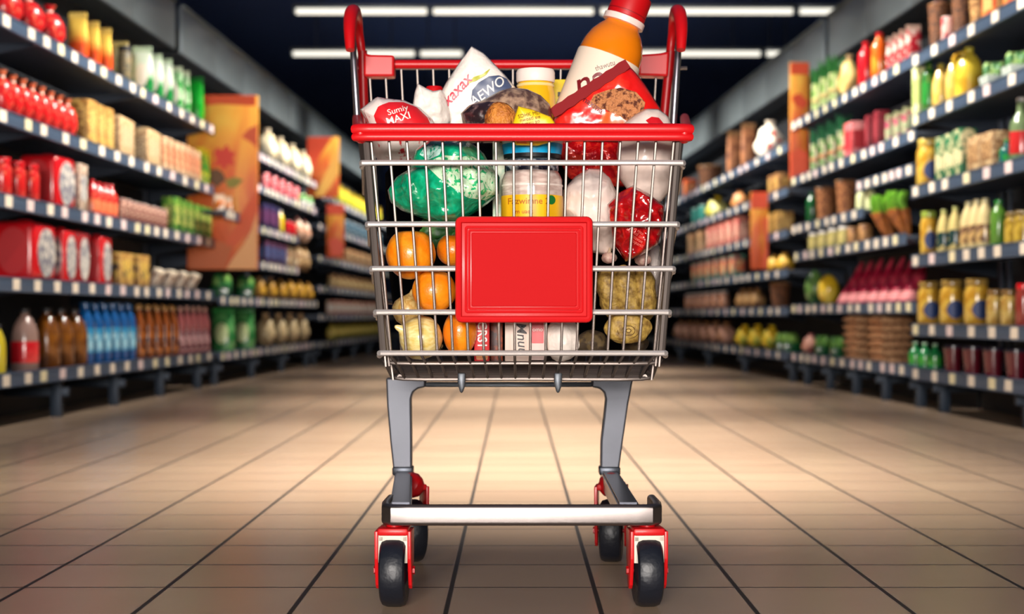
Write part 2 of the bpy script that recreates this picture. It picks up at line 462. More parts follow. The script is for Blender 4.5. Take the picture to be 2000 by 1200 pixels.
# base rails from the bumper back to the legs and casters
for s, xa, xb in ((-1, 782, 787), (1, 1228, 1190)):
    a, b = W(xa, 985, 3.19), W(xb, 918, LD)
    bm = BM(); zz = .185
    pa = [(a.x - .021, .0, zz - .02), (a.x + .021, .0, zz - .02), (a.x + .021, .0, zz + .018), (a.x - .021, .0, zz + .018)]
    pb = [(b.x - .02, LY + .03, zz - .02), (b.x + .02, LY + .03, zz - .02), (b.x + .02, LY + .03, zz + .02), (b.x - .02, LY + .03, zz + .02)]
    loops(bm, [pa, pb]); bmesh.ops.recalc_face_normals(bm, faces=bm.faces[:]); bmesh.ops.bevel(bm, geom=bm.edges[:], offset=.004, segments=2, affect='EDGES')
    obj('base_rail', bm, mat((96, 98, 108), .3, .8), cart)
# bumper bar, bent back at its ends
bm = BM(); a, b = W(745, 1006, 3.16), W(1293, 1006, 3.16); zc = a.z
path = [(a.x + .006, .13, zc), (a.x + .004, .03, zc), (a.x + .008, -.026, zc), (a.x + .022, -.042, zc), (a.x + .05, -.044, zc)]
path += [(b.x - .05, -.044, zc), (b.x - .022, -.042, zc), (b.x - .008, -.026, zc), (b.x - .004, .03, zc), (b.x - .006, .13, zc)]
rings = []
for i, p in enumerate(path):
    t = (Vector(path[min(i + 1, len(path) - 1)]) - Vector(path[max(i - 1, 0)])).normalized(); n_ = Vector((-t.y, t.x, 0))
    sec = rrect(-.009, -.0205, .009, .0205, .0075, 3)
    rings.append([Vector(p) + n_ * u + Vector((0, 0, v)) for u, v in sec])
loops(bm, rings); obj('bumper_bar', bm, mat((134, 126, 124), .36, .95), cart)
# casters
def caster(px, D, zt, wr, ww, yaw, fw, back=False):
    """red fork with a cream liner, black wheel; zt top of the fork, wr wheel radius, ww tyre width, fw fork width"""
    x = (px - PX0) * D / F; y = CAMY + D
    M = Matrix.Translation((x, y, 0)) @ Matrix.Rotation(yaw, 4, 'Z')
    bm = BM(); h = fw / 2
    box(bm, (0, 0, zt - .0075), (fw - .004, .075, .015), .005)
    for s in (-1, 1):
        prof = [(-.036, zt - .006), (.036, zt - .006), (.034, zt - .06), (.016, wr * .62), (.006, wr * .5), (-.006, wr * .5), (-.016, wr * .62), (-.034, zt - .06)]
        prism(bm, prof, 'x', s * h - .0035, s * h + .0035, .0015)
    if back: blob(bm, (0, -.01, zt - .004), (h * .9, .045, .03), sub=2)
    lathe(bm, [(.016, zt - .004), (.016, zt + .008)], 14)
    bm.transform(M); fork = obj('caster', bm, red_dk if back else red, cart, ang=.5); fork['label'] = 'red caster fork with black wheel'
    if not back:
        bm = BM()
        box(bm, (0, -.03, zt - .02), (fw - .008, .004, .012), .001)
        for s in (-1, 1): box(bm, (s * (h - .0085), -.03, zt - .042), (.0095, .004, .052), .001)
        bm.transform(M); obj('liner', bm, cream, fork)
    R = Matrix.Rotation(PI / 2, 4, 'Y'); k = ww / 2
    T = Matrix.Translation((0, 0, wr)) @ R
    bm = BM(); lathe(bm, [(wr * .62, -k * .8), (wr * .86, -k), (wr * .95, -k * .86), (wr * .995, -k * .5), (wr, 0), (wr * .995, k * .5), (wr * .95, k * .86), (wr * .86, k), (wr * .62, k * .8)], 40, T)
    bm.transform(M); obj('tyre', bm, rubber, fork)
    bm = BM(); lathe(bm, [(.008, -k * 1.05), (wr * .3, -k), (wr * .6, -k * .7), (wr * .6, k * .7), (wr * .3, k), (.008, k * 1.05)], 24, T); bm.transform(M); obj('hub', bm, mat((30, 32, 40), .4), fork)
    bm = BM(); lathe(bm, [(.0045, -h - .008), (.0045, h + .008)], 10, T)
    for s in (-1, 1): lathe(bm, [(.008, s * (h + .003)), (.008, s * (h + .008))], 6, T)
    bm.transform(M); obj('axle_bolt', bm, red_dk, fork)
caster(770.5, 3.2, .157, .071, .05, -.03, .064)
caster(1263.5, 3.2, .157, .071, .05, .06, .066)
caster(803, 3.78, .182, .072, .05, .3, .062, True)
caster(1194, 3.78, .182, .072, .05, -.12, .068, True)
# rear: grey handle posts, red uprights, corner blocks, push bar, grips
for s, cols in ((-1, dict(post=[(700, 262, 3.95), (693, 150, 3.95), (688, 70, 3.96)], up=[(713, 262, 4.05), (710, 180, 4.05), (708, 100, 4.05)])),
                (1, dict(post=[(1314, 262, 3.95), (1321, 150, 3.95), (1327, 70, 3.96)], up=[(1294, 262, 4.05), (1302, 180, 4.05), (1310, 100, 4.05)]))):
    bm = BM(); tube(bm, smooth_path([W(*p) for p in cols['post']], 4), .008, 10); obj('handle_post', bm, mat((150, 146, 156), .28, .85), cart)
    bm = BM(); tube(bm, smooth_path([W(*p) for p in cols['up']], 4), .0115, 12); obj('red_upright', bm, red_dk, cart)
    if s < 0: g = [(684, 98, 3.86), (683, 60, 3.88), (685, 30, 3.92), (691, 22, 3.97), (697, 36, 4.02), (703, 75, 4.05), (709, 125, 4.05)]
    else: g = [(1330, 98, 3.86), (1331, 60, 3.88), (1328, 30, 3.92), (1322, 22, 3.97), (1317, 36, 4.02), (1312, 75, 4.05), (1307, 125, 4.05)]
    bm = BM(); tube(bm, smooth_path([W(*p) for p in g], 5), [.0105 + .006 * math.sin(PI * min(1, i / 24)) for i in range(31)], 14); obj('handle_grip', bm, red, cart)
blkL = [q(712, 104, 4.05), q(722, 110, 4.05), q(772, 111, 4.05), q(772, 153, 4.05), q(712, 153, 4.05)]
blkR = [q(1306, 103, 4.05), q(1290, 107, 4.05), q(1245, 110, 4.05), q(1245, 151, 4.05), q(1303, 153, 4.05)]
for p in (blkL, blkR):
    bm = BM(); prism(bm, p, 'y', YR - .03, YR + .02, .006); obj('corner_block', bm, red, cart, ang=.25)
bm = BM(); a, b = W(765, 126, 4.05), W(1252, 126, 4.05); tube(bm, [a, b], .0115, 14); obj('push_bar', bm, red, cart)
# ================================================================== groceries in the cart
G = 'groceries in the cart'
def bag(name, px, D, Tf, Tb, m, label, cat, **k):
    bm = bag_bm(pxo(px, D), CAMY + D, Tf, Tb, **k)
    tree = BVHTree.FromBMesh(bm)
    o = thing(name, bm, m, label, cat, G, ang=1.2)
    return o, tree
def print_on(o, tree, name, outline, D, m, off=.003, label=None, K=16):
    bm = drape(patch_bm(pxo(outline, D), 90, K), tree, off); p = obj(name, bm, m, o, ang=1.5)
    if label: p['label'] = label
    return p
def text_on(o, tree, s, px, py, size, D, m, rot=0, off=.0042, name='lettering', **k):
    bm = text_bm(s, size * D / F, **k); c = W(px, py, D)
    bm.transform(Matrix.Translation((c.x, 0, c.z)) @ Matrix.Rotation(-math.radians(rot), 4, 'Y'))
    slice_grid(bm)
    return obj(name, drape(bm, tree, off), m, o, False)
ink_r = mat((214, 24, 34), .45); ink_w = mat((244, 236, 228), .45); ink_k = mat((44, 36, 40), .5); ink_dr = mat((120, 10, 24), .45)
white_film = mat((252, 240, 230), .35, bump=.5, bscale=44, coat=.3)

# white packet with a dark blue oval, standing askew at the back
o, t = bag('sweet_packet', [(921, 90), (945, 104), (985, 145), (1008, 172), (985, 215), (930, 262), (860, 270), (842, 240), (848, 205), (872, 160), (900, 118)], 3.60, .028, .025, white_film,
           'white paper packet with pink lettering and a slate blue oval, standing askew behind the loaf', 'packet', wr=.003, ws=21, seed=1, power=5)
print_on(o, t, 'oval_print', [(921 + 0, 197), (923, 180), (935, 165), (955, 153), (975, 150), (990, 156), (1000, 172), (985, 190), (960, 205), (938, 212), (925, 208)], 3.60, mat((72, 84, 116), .4), label='slate blue printed oval')
text_on(o, t, 'AEWO', 952, 183, 26, 3.60, ink_w, rot=37, bold=.01, shear=.2)
text_on(o, t, 'xaxax', 893, 180, 30, 3.60, mat((226, 60, 84), .4), rot=47, bold=.012, shear=.25)
print_on(o, t, 'leaf_print', [(912, 168), (925, 155), (945, 147), (958, 137), (950, 150), (930, 162)], 3.60, mat((190, 190, 60), .4), label='yellow green printed leaf')
# crumpled white bag behind the red oval bag
o, t = bag('crumpled_paper_bag', [(806, 206), (810, 180), (816, 163), (832, 172), (846, 178), (862, 175), (872, 195), (880, 235), (862, 262), (812, 260), (798, 235)], 3.55, .03, .03, white_film,
           'crumpled plain white paper bag between the red oval bag and the tall white packet', 'bag', wr=.008, ws=30, seed=2)
# red cap peeping out at the back
bm = BM(); p = W(848, 190, 3.72); lathe(bm, [(.02, p.z - .05), (.021, p.z - .006), (.02, p.z + .02), (.017, p.z + .024), (0, p.z + .025)], 20, Matrix.Translation((p.x, CAMY + 3.72, 0)))
thing('bottle_cap', bm, red, 'round red cap peeping out behind the crumpled white bag', 'cap', G)
# white bag with a red oval, leaning over the left side of the rim
o, t = bag('snack_bag', [(703, 214), (716, 204), (736, 189), (752, 192), (790, 196), (820, 210), (845, 234), (858, 262), (842, 300), (800, 322), (742, 322), (728, 295), (722, 250)], 3.46, .06, .05, mat((252, 234, 226), .32, bump=.2, bscale=50, coat=.3, col2=(214, 40, 52), scale=64, lo=.56, hi=.64, stretch=(1, 1, .6)),
           'white snack bag with a red oval print, slumped at the left end of the basket', 'bag', wr=.006, seed=3)
print_on(o, t, 'oval_print', [(734, 232), (742, 214), (762, 204), (790, 203), (815, 212), (836, 232), (848, 258), (820, 262), (780, 262), (742, 256)], 3.46, mat((226, 34, 42), .35), label='red printed oval')
text_on(o, t, 'Sumiy', 780, 221, 17, 3.46, ink_w, rot=18, bold=.012)
text_on(o, t, 'MAXI', 782, 238, 20, 3.46, ink_w, rot=18, bold=.016)
# dark mottled loaf in clear wrap
loaf = mat((92, 66, 58), .4, col2=(196, 160, 132), scale=56, lo=.42, hi=.68, bump=.5, bscale=40, coat=.5, detail=6)
o, t = bag('wrapped_loaf', [(900, 222), (915, 206), (945, 195), (975, 178), (1000, 171), (1030, 174), (1056, 186), (1074, 204), (1080, 235), (1058, 262), (1000, 268), (930, 262), (905, 248)], 3.44, .05, .05, loaf,
           'dark mottled loaf in clear wrap lying across the top of the pile', 'loaf', wr=.006, ws=33, seed=4)
print_on(o, t, 'dark_crust', [(903, 224), (922, 208), (955, 203), (985, 208), (975, 232), (940, 246), (912, 246)], 3.44, mat((44, 30, 34), .3, coat=.6, col2=(120, 92, 92), scale=80, lo=.5, hi=.7, bump=.4), label='dark glossy crust at the loaf end')
# golden crumbed pieces
crumb = mat((222, 140, 56), .6, col2=(166, 88, 30), scale=60, lo=.4, hi=.65, bump=.8, bscale=110)
bm = BM(); p = W(978, 238, 3.33); blob(bm, p, (.034, .028, .042), .12, 2.5, 3); thing('fried_nugget', bm, crumb, 'golden crumbed nugget just left of the yellow packet', 'nugget', G)
# yellow packet above the rim
yel = mat((250, 206, 24), .4, bump=.15)
o, t = bag('seasoning_packet', [(1012, 207), (1040, 214), (1076, 228), (1084, 240), (1084, 276), (1050, 285), (1008, 284), (996, 270), (1000, 245)], 3.237, .011, .014, yel,
           'small yellow packet with fine dark print standing at the middle of the rim', 'packet', wr=.003, seed=5, power=4)
for i, s in enumerate(('SDHK MLI', 'nwoatl sie', 'kmxu ao')):
    text_on(o, t, s, 1036 + i * 2 - 3, 225 + i * 8, 10, 3.237, mat((150, 110, 10), .5), rot=12)
print_on(o, t, 'orange_print', [(1004, 270), (1040, 264), (1082, 266), (1080, 274), (1048, 283), (1010, 281)], 3.237, mat((232, 110, 30), .45, col2=(250, 190, 50), scale=40, lo=.45, hi=.6))
# yellow jar with white cap
r = empty('spread_jar', W(1046, 268, 3.6), 'yellow jar with a white screw cap rising behind the loaf', 'jar', G); p = r.location
def at(v): return Matrix.Translation(v)
z0, zc_, zt = W(0, 268, 3.6).z, W(0, 160, 3.6).z, W(0, 136, 3.6).z
bm = BM(); lathe(bm, [(.036, z0), (.043, z0 + .004), (.043, zc_ - .03), (.04, zc_ - .012), (.037, zc_ - .006), (.037, zc_)], 28, at((p.x, p.y, 0))); obj('jar_body', bm, mat((240, 186, 30), .15, coat=.6), r)
bm = BM(); lathe(bm, [(.041, zc_ - .002), (.0425, zc_ + .002), (.0425, zt - .007), (.04, zt - .001), (.034, zt), (0, zt)], 32, at((p.x, p.y, 0))); obj('screw_cap', bm, mat((248, 232, 222), .4), r)
bm = BM(); lathe(bm, [(.0405, zc_ - .012), (.042, zc_ - .009), (.0405, zc_ - .006)], 28, at((p.x, p.y, 0))); obj('neck_ring', bm, mat((252, 226, 150), .2, coat=.5), r)
# yellow carton behind
bm = BM(); a, b = W(1072, 250, 3.72), W(1112, 155, 3.72); box(bm, ((a.x + b.x) / 2, a.y + .03, (a.z + b.z) / 2), (b.x - a.x, .06, b.z - a.z), .002)
o = thing('yellow_carton', bm, mat((250, 214, 30), .45), 'yellow carton standing between the white capped jar and the juice bottle', 'carton', G)
bm = BM(); box(bm, (W(1092, 182, 3.715).x, W(0, 0, 3.715).y, W(0, 184, 3.715).z), (.006, .002, .01)); obj('print_mark', bm, ink_k, o)
# tall juice bottle leaning to the right
base = W(1132, 262, 3.64); top = W(1238, -8, 3.64); ax = (top - base); Lb = ax.length
r = empty('juice_bottle', base, 'tall orange juice bottle with red cap and cream label leaning to the right', 'bottle', G)
rot = ax.to_track_quat('Z', 'Y').to_matrix().to_4x4(); Mb = at(base) @ rot
R = .071
k = Lb
bm = BM(); lathe(bm, [(.06, 0), (R, .012), (R, k * .50), (R * 1.0, k * .55), (R * .97, k * .62), (R * .86, k * .69), (R * .7, k * .745), (R * .58, k * .775), (R * .54, k * .79), (R * .54, k * .84)], 40, Mb)
jb = obj('bottle_body', bm, mat((240, 128, 14), .1, coat=.8, sss=.1), r)
bm = BM(); lathe(bm, [(R + .0015, .02), (R + .0022, .03), (R + .0022, k * .535), (R + .0012, k * .545)], 48, Mb); tl = BVHTree.FromBMesh(bm)
lb_ = obj('label_sleeve', bm, mat((250, 228, 206), .45), r)
bm = BM(); lathe(bm, [(R * .56, k * .792), (R * .66, k * .795), (R * .665, k * .835), (R * .6, k * .84)], 36, Mb); obj('cap_ring', bm, mat((250, 222, 212), .4), r)
pr = [(R * .6, k * .838), (R * .61, k * .845)]
bm = BM(); lathe(bm, [(R * .58, k * .838), (R * .615, k * .843), (R * .605, k * .985), (R * .58, k * .998), (R * .5, k)], 36, Mb)
obj('bottle_cap', bm, mat((196, 10, 18), .42), r)
bm = BM(); lathe(bm, [(R * .615, k * .868), (R * .621, k * .872), (R * .615, k * .876)], 36, Mb); obj('tamper_line', bm, mat((150, 6, 14), .45), r)
text_on(lb_, tl, 'na', 1146, 168, 64, 3.64, ink_dr, rot=18, bold=.012, shear=.25, off=.001)
text_on(lb_, tl, 'thawutu', 1178, 138, 15, 3.64, mat((110, 70, 70), .5), rot=18, shear=.1, off=.001, width=.8)
# red pouch with the crumb picture
pouch_m = mat((226, 26, 24), .28, bump=.3, bscale=32, coat=.6, col2=(240, 60, 40), scale=28, lo=.45, hi=.65)
o, t = bag('snack_pouch', [(1224, 124), (1240, 140), (1262, 168), (1290, 212), (1302, 240), (1290, 268), (1200, 276), (1100, 274), (1072, 262), (1082, 226), (1130, 186), (1180, 150)], 3.50, .035, .035, pouch_m,
           'glossy red snack pouch with a picture of brown crumbs, right of the middle', 'pouch', wr=.005, ws=24, seed=8, power=4, c=((1180 - PX0) * 3.50 / F, H + (PY0 - 215) * 3.50 / F))
print_on(o, t, 'crumb_picture', [(1150, 206), (1158, 190), (1185, 180), (1210, 176), (1240, 184), (1258, 204), (1254, 222), (1226, 242), (1205, 230), (1180, 218), (1156, 216)], 3.50,
         mat((204, 132, 82), .7, col2=(96, 44, 24), scale=90, lo=.5, hi=.62, bump=.9, bscale=160, detail=5), label='printed picture of brown crumbs')
bm = BM(); a, b = W(1078, 222, 3.465), W(1226, 124, 3.475); dv = (b - a).normalized(); up = Vector((dv.z, 0, -dv.x)) * -1
rings = []
for i in range(13):
    c = a.lerp(b, i / 12); w_ = .010 + .002 * (i % 2)
    rings.append([c + up * w_ + Vector((0, -.003, 0)), c - up * w_ + Vector((0, -.005, 0)), c - up * w_ + Vector((0, .003, 0)), c + up * w_ + Vector((0, .003, 0))])
loops(bm, rings); obj('top_seal', bm, mat((136, 4, 14), .6, spec=.2), o)
print_on(o, t, 'orange_print', [(1168, 240), (1180, 222), (1200, 224), (1215, 236), (1228, 250), (1200, 258), (1172, 258)], 3.50, mat((244, 100, 44), .3, coat=.5))
text_on(o, t, 'maxma', 1155, 208, 17, 3.50, ink_dr, rot=-35, bold=.01)
# white bag with a red mark, filling the right end
wb = mat((248, 226, 214), .3, bump=.35, bscale=28, coat=.4)
o, t = bag('flour_bag', [(1213, 245), (1240, 224), (1262, 212), (1286, 213), (1304, 226), (1312, 245), (1322, 300), (1312, 370), (1290, 396), (1240, 392), (1210, 350), (1204, 300)], 3.40, .06, .07, wb,
           'pale pink white bag with a red mark filling the right end of the basket', 'bag', wr=.009, ws=20, seed=9, crease=.5)
print_on(o, t, 'red_mark', [(1258, 240), (1270, 232), (1284, 234), (1293, 246), (1278, 250), (1264, 247)], 3.40, ink_r, label='small red printed mark')
# ---- seen through the front wires
gm = mat((0, 158, 108), .25, bump=.6, bscale=36, coat=.6, col2=(20, 190, 140), scale=36, lo=.4, hi=.65, warp=1.5)
o, t = bag('crinkled_bag', [(757, 372), (775, 345), (800, 330), (812, 292), (842, 272), (880, 268), (918, 276), (945, 300), (955, 318), (976, 345), (974, 380), (950, 400), (925, 418), (895, 434), (860, 436), (822, 426), (785, 412), (762, 395)], 3.33, .095, .08, gm,
           'crinkled emerald green plastic bag with pale patches, behind the upper left front wires', 'bag', wr=.011, ws=30, seed=11, crease=.5)
gp = mat((206, 236, 200), .3, coat=.5, bump=.5, bscale=48, col2=(30, 180, 110), scale=88, lo=.52, hi=.6, warp=1)
print_on(o, t, 'pale_print', [(832, 326), (870, 312), (925, 312), (960, 330), (972, 350), (970, 380), (950, 394), (915, 392), (885, 372), (862, 356)], 3.33, gp, label='pale lime printed patch')
print_on(o, t, 'white_print', [(822, 306), (832, 290), (850, 288), (868, 296), (862, 312), (838, 318)], 3.33, mat((200, 240, 226), .3, coat=.5, col2=(10, 170, 130), scale=104, lo=.5, hi=.6))
# glass jar with a yellow label
r = empty('glass_jar', W(1039, 428, 3.31), 'clear glass jar with a wide yellow label above the red sign board', 'jar', G); p = r.location
zz = lambda y: W(0, y, 3.31).z
bm = BM(); lathe(bm, [(.055, zz(432)), (.061, zz(428)), (.0615, zz(372)), (.061, zz(352)), (.056, zz(340)), (.05, zz(332)), (.05, zz(322))], 36, at((p.x, p.y, 0)))
jt = BVHTree.FromBMesh(bm)
jr = obj('jar_body', bm, mat((226, 206, 196), .12, coat=.8, col2=(196, 170, 160), scale=30, lo=.4, hi=.6, stretch=(1, 1, 4)), r)
bm = BM(); lathe(bm, [(.0622, zz(428)), (.0625, zz(426)), (.0625, zz(386)), (.0622, zz(384))], 36, at((p.x, p.y, 0))); lt = BVHTree.FromBMesh(bm); lab = obj('label_band', bm, mat((248, 190, 22), .4), r)
text_on(lab, lt, 'Fazwimne 23', 1036, 397, 17, 3.31, mat((180, 96, 10), .5), bold=.008, off=.001)
text_on(lab, lt, 'lm uaek', 1022, 417, 12, 3.31, mat((180, 60, 10), .5), off=.001)
bm = BM(); lathe(bm, [(.0625, zz(366)), (.063, zz(364)), (.0625, zz(362))], 36, at((p.x, p.y, 0))); obj('glass_ridge', bm, mat((240, 224, 214), .1, coat=.8), jr)
bm = BM(); lathe(bm, [(.0525, zz(336)), (.0535, zz(334)), (.0535, zz(318)), (.05, zz(315)), (0, zz(315))], 32, at((p.x, p.y, 0))); obj('jar_lid', bm, mat((34, 42, 74), .35, col2=(190, 196, 206), scale=72, lo=.5, hi=.58), r)
bm = drape(patch_bm(pxo([(1076 + 8 * math.cos(a), 394 + 9 * math.sin(a)) for a in [i * PI / 8 for i in range(16)]], 3.31), 20, 3), lt, .0012); obj('green_seal', bm, mat((16, 120, 50), .4), lab)
# tub with cyan band on top of the jar
r = empty('food_tub', W(1040, 313, 3.32), 'white tub with a cyan band, standing on the glass jar lid', 'tub', G); p = r.location
zz = lambda y: W(0, y, 3.32).z
bm = BM(); lathe(bm, [(.05, zz(313)), (.056, zz(311)), (.062, zz(275)), (.062, zz(268))], 32, at((p.x, p.y, 0))); obj('tub_body', bm, mat((214, 232, 234), .35), r)
bm = BM(); lathe(bm, [(.0585, zz(303)), (.0605, zz(292)), (.062, zz(284)), (.061, zz(283))], 32, at((p.x, p.y, 0))); obj('cyan_band', bm, mat((10, 160, 214), .35), r)
bm = BM(); lathe(bm, [(.052, zz(312.6)), (.0575, zz(311)), (.059, zz(304)), (.057, zz(303))], 32, at((p.x, p.y, 0))); obj('base_band', bm, mat((10, 12, 20), .4), r)
bm = BM(); lathe(bm, [(.064, zz(276)), (.0645, zz(270)), (.062, zz(262)), (0, zz(261))], 32, at((p.x, p.y, 0))); obj('tub_lid', bm, mat((250, 226, 150), .4, col2=(240, 140, 40), scale=100, lo=.5, hi=.55), r)
# pale green carton strip beside the tub
bm = BM(); a, b = W(962, 440, 3.42), W(986, 276, 3.42); box(bm, ((a.x + b.x) / 2, a.y + .03, (a.z + b.z) / 2), (b.x - a.x, .05, b.z - a.z), .002)
thing('pale_carton', bm, mat((196, 224, 196), .5, col2=(230, 238, 210), scale=80), 'slim pale green carton squeezed between the green bag and the tub', 'carton', G)
# red foil bag under the rim
foil = mat((190, 14, 26), .2, metal=.25, bump=.7, bscale=52, coat=.8, col2=(232, 60, 44), scale=40, lo=.5, hi=.62, warp=1)
o, t = bag('foil_bag', [(1086, 276), (1120, 268), (1170, 268), (1214, 276), (1222, 310), (1250, 345), (1240, 366), (1200, 366), (1150, 358), (1112, 350), (1092, 318)], 3.53, .035, .03, foil,
           'crinkled red foil bag just under the rim, right of the tub', 'bag', wr=.009, ws=33, seed=13, crease=.4)
# white round packet
o, t = bag('flour_packet', [(1094, 410), (1100, 372), (1122, 346), (1150, 329), (1172, 330), (1192, 348), (1206, 380), (1212, 430), (1205, 480), (1185, 500), (1150, 492), (1110, 460)], 3.38, .08, .05, mat((252, 232, 220), .35, bump=.7, bscale=24, coat=.4),
           'rounded pinkish white plastic packet above the right corner of the sign board', 'packet', wr=.011, ws=22, seed=14, crease=.7)
# red glossy bag in front of it
o, t = bag('meat_bag', [(1186, 400), (1210, 376), (1236, 362), (1268, 378), (1298, 402), (1296, 440), (1286, 478), (1250, 500), (1222, 512), (1200, 480), (1190, 440)], 3.27, .045, .05, mat((160, 6, 14), .16, bump=.6, bscale=40, coat=1, col2=(206, 26, 24), scale=36, lo=.5, hi=.62, warp=1.2),
           'shiny dark red plastic bag at the right, in front of the white packet', 'bag', wr=.010, ws=36, seed=15, crease=.6)
for i in range(4):
    text_on(o, t, ('wouan mte', 'asehud om', 'lmtavue', 'ropanit')[i], 1236 + i * 2, 450 + i * 9, 9, 3.27, mat((250, 120, 110), .4), rot=-30)
# oranges
orange = mat((246, 126, 10), .34, coat=.35, bump=.12, bscale=140, col2=(250, 150, 24), scale=24, lo=.4, hi=.6)
for px, py, r_, D, lab, sq in ((802, 496, 49, 3.28, 'largest orange, behind the upper left wires of the basket', (1, 1, 1.02)), (885, 488, 32, 3.36, 'orange half hidden by the upper left corner of the sign board', (1, 1, 1)),
                           (848, 568, 43, 3.26, 'orange touching the left edge of the sign board', (1, 1, .98)), (898, 650, 39, 3.28, 'orange at the bottom left, tucked under the sign board', (.85, 1, 1.15))):
    bm = BM(); s = r_ * D / F
    def dimple(p, d):
        u = max(0, d.z - .8) / .2
        return p - Vector((0, 0, s * .16 * u * u))
    blob(bm, W(px, py, D), (s * sq[0], s, s * sq[2]), .03, 1.5, px, 4, dimple)
    o = thing('orange', bm, orange, lab, 'orange', 'oranges in the cart')
    bm = BM(); c = W(px, py, D); blob(bm, c + Vector((.004, 0, s * sq[2] * .87)), (.006, .006, .003), sub=2); obj('stem_scar', bm, mat((96, 92, 40), .7), o)
# onions
onion = mat((222, 190, 100), .32, coat=.3, col2=(240, 222, 160), scale=36, lo=.35, hi=.65, stretch=(1, 4, 4))
def onion_at(px, py, r_, D, axis, m, lab):
    s = r_ * D / F; bm = BM()
    prof = [(.0, -.92), (.2, -.9), (.55, -.75), (.85, -.4), (.97, 0), (.88, .38), (.62, .68), (.34, .88), (.16, 1.05), (.1, 1.25), (.05, 1.32)]
    Mx = at(W(px, py, D)) @ Vector(axis).normalized().to_track_quat('Z', 'Y').to_matrix().to_4x4()
    lathe(bm, [(a * s, b * s) for a, b in prof], 28, Mx); o = thing('onion', bm, m, lab, 'onion', 'onions in the cart')
    bm = BM(); tip = Mx @ Vector((0, 0, -s * .92))
    for i in range(9):
        a = i * 2.4; tube(bm, [tip, tip + (Mx.to_3x3() @ Vector((math.cos(a) * .3, math.sin(a) * .3, -.4))) * .018], .0008, 4)
    obj('root_tuft', bm, mat((120, 96, 60), .8), o)
onion_at(822, 660, 46, 3.27, (-.75, -.45, .35), onion, 'large pale yellow onion at the bottom left corner of the basket')
onion_at(797, 607, 33, 3.38, (.2, .2, 1), mat((204, 158, 84), .4, coat=.2, col2=(226, 190, 120), scale=36, stretch=(4, 4, 1)), 'smaller tan onion behind the large pale one, under the oranges')
# leafy greens under the green bag
bm = BM()
for i in range(7):
    c = W(850 + i * 8, 446 + (i % 3) * 9, 3.42); a = i * .9
    t_ = bag_bm([(c.x + .035 * math.cos(b + a) * (1 + .25 * math.cos(3 * b)), c.z + .024 * math.sin(b + a)) for b in [k * PI / 10 for k in range(20)]], c.y + .004 * i, .006, .004, wr=.004, ws=60, n=30, K=5, seed=i); add(bm, t_)
thing('lettuce', bm, mat((22, 74, 26), .5, col2=(60, 110, 40), scale=30, bump=.4), 'dark green leafy lettuce between the green bag and the oranges', 'lettuce', G, ang=1.5)
# slim red and white cartons under the sign board
def carton_at(name, x0, x1, y0, y1, D, dep, m, lab, cat='carton', lean=0):
    a, b = W(x0, y1, D), W(x1, y0, D); bm = BM(); box(bm, (0, dep / 2, (b.z - a.z) / 2), (b.x - a.x, dep, b.z - a.z), .002)
    bm.transform(at(((a.x + b.x) / 2, a.y, a.z)) @ Matrix.Rotation(lean, 4, 'Y')); tr = BVHTree.FromBMesh(bm)
    return thing(name, bm, m, lab, cat, G), tr
o, t = carton_at('biscuit_carton', 926, 956, 560, 706, 3.29, .11, mat((206, 34, 40), .4), 'slim red carton with upright white lettering under the sign board')
text_on(o, t, 'CRS11', 941, 660, 26, 3.29, ink_w, rot=-90, bold=.012, off=.001, width=.9)
print_on(o, t, 'orange_foot', rrect(930, 690, 953, 703, 3), 3.29, mat((236, 140, 40), .4), K=2, off=.001)
o, t = carton_at('cereal_carton', 958, 982, 560, 708, 3.34, .1, mat((60, 24, 22), .4, col2=(140, 60, 30), scale=56), 'narrow dark brown carton between the red and the white cartons')
o, t = carton_at('sugar_packet', 986, 1034, 560, 706, 3.30, .1, mat((238, 214, 200), .4, bump=.1), 'white carton with upright black lettering, below the middle of the sign board')
text_on(o, t, 'Mnuu', 1019, 661, 27, 3.30, ink_k, rot=-86, bold=.012, off=.001, shear=.2)
o, t = carton_at('tea_carton', 1036, 1066, 560, 704, 3.29, .09, mat((242, 214, 206), .4), 'white carton with a red printed block beside the black lettered carton')
print_on(o, t, 'red_block', rrect(1038, 625, 1062, 671, 2), 3.29, mat((204, 20, 32), .4), K=2, off=.001, label='red printed block')
text_on(o, t, 'omo', 1050, 644, 11, 3.29, ink_w, off=.002)
bm = BM(); blob(bm, W(1098, 664, 3.33), (.036, .035, .045), .2, 2, 5, 3); thing('sugar_bag', bm, white_film, 'small crumpled white bag at the bottom, right of the red block carton', 'bag', G)
# ginger roots and potatoes at the lower right
ginger = mat((172, 140, 66), .6, col2=(116, 86, 34), scale=88, lo=.42, hi=.66, bump=.6, bscale=60, detail=6)
bm = BM(); D = 3.30
for (x0, y0, x1, y1, r0, r1) in ((1178, 525, 1208, 625, 23, 27), (1214, 520, 1238, 640, 29, 30), (1254, 524, 1262, 626, 24, 24)):
    a, b = W(x0, y0, D), W(x1, y1, D + .01); n_ = 9
    tube(bm, [a.lerp(b, i / (n_ - 1)) + Vector((0, .004 * math.sin(i * 2 + x0), 0)) for i in range(n_)], [((r0 + (r1 - r0) * i / (n_ - 1)) * (1 + .08 * math.sin(i * 2.1 + x0))) * D / F * math.sqrt(max(.08, 1 - abs(2 * i / (n_ - 1) - 1) ** 4)) for i in range(n_)], 20)
thing('ginger_root', bm, ginger, 'knobbly yellow brown ginger root with three fingers, right of the sign board', 'ginger', G)
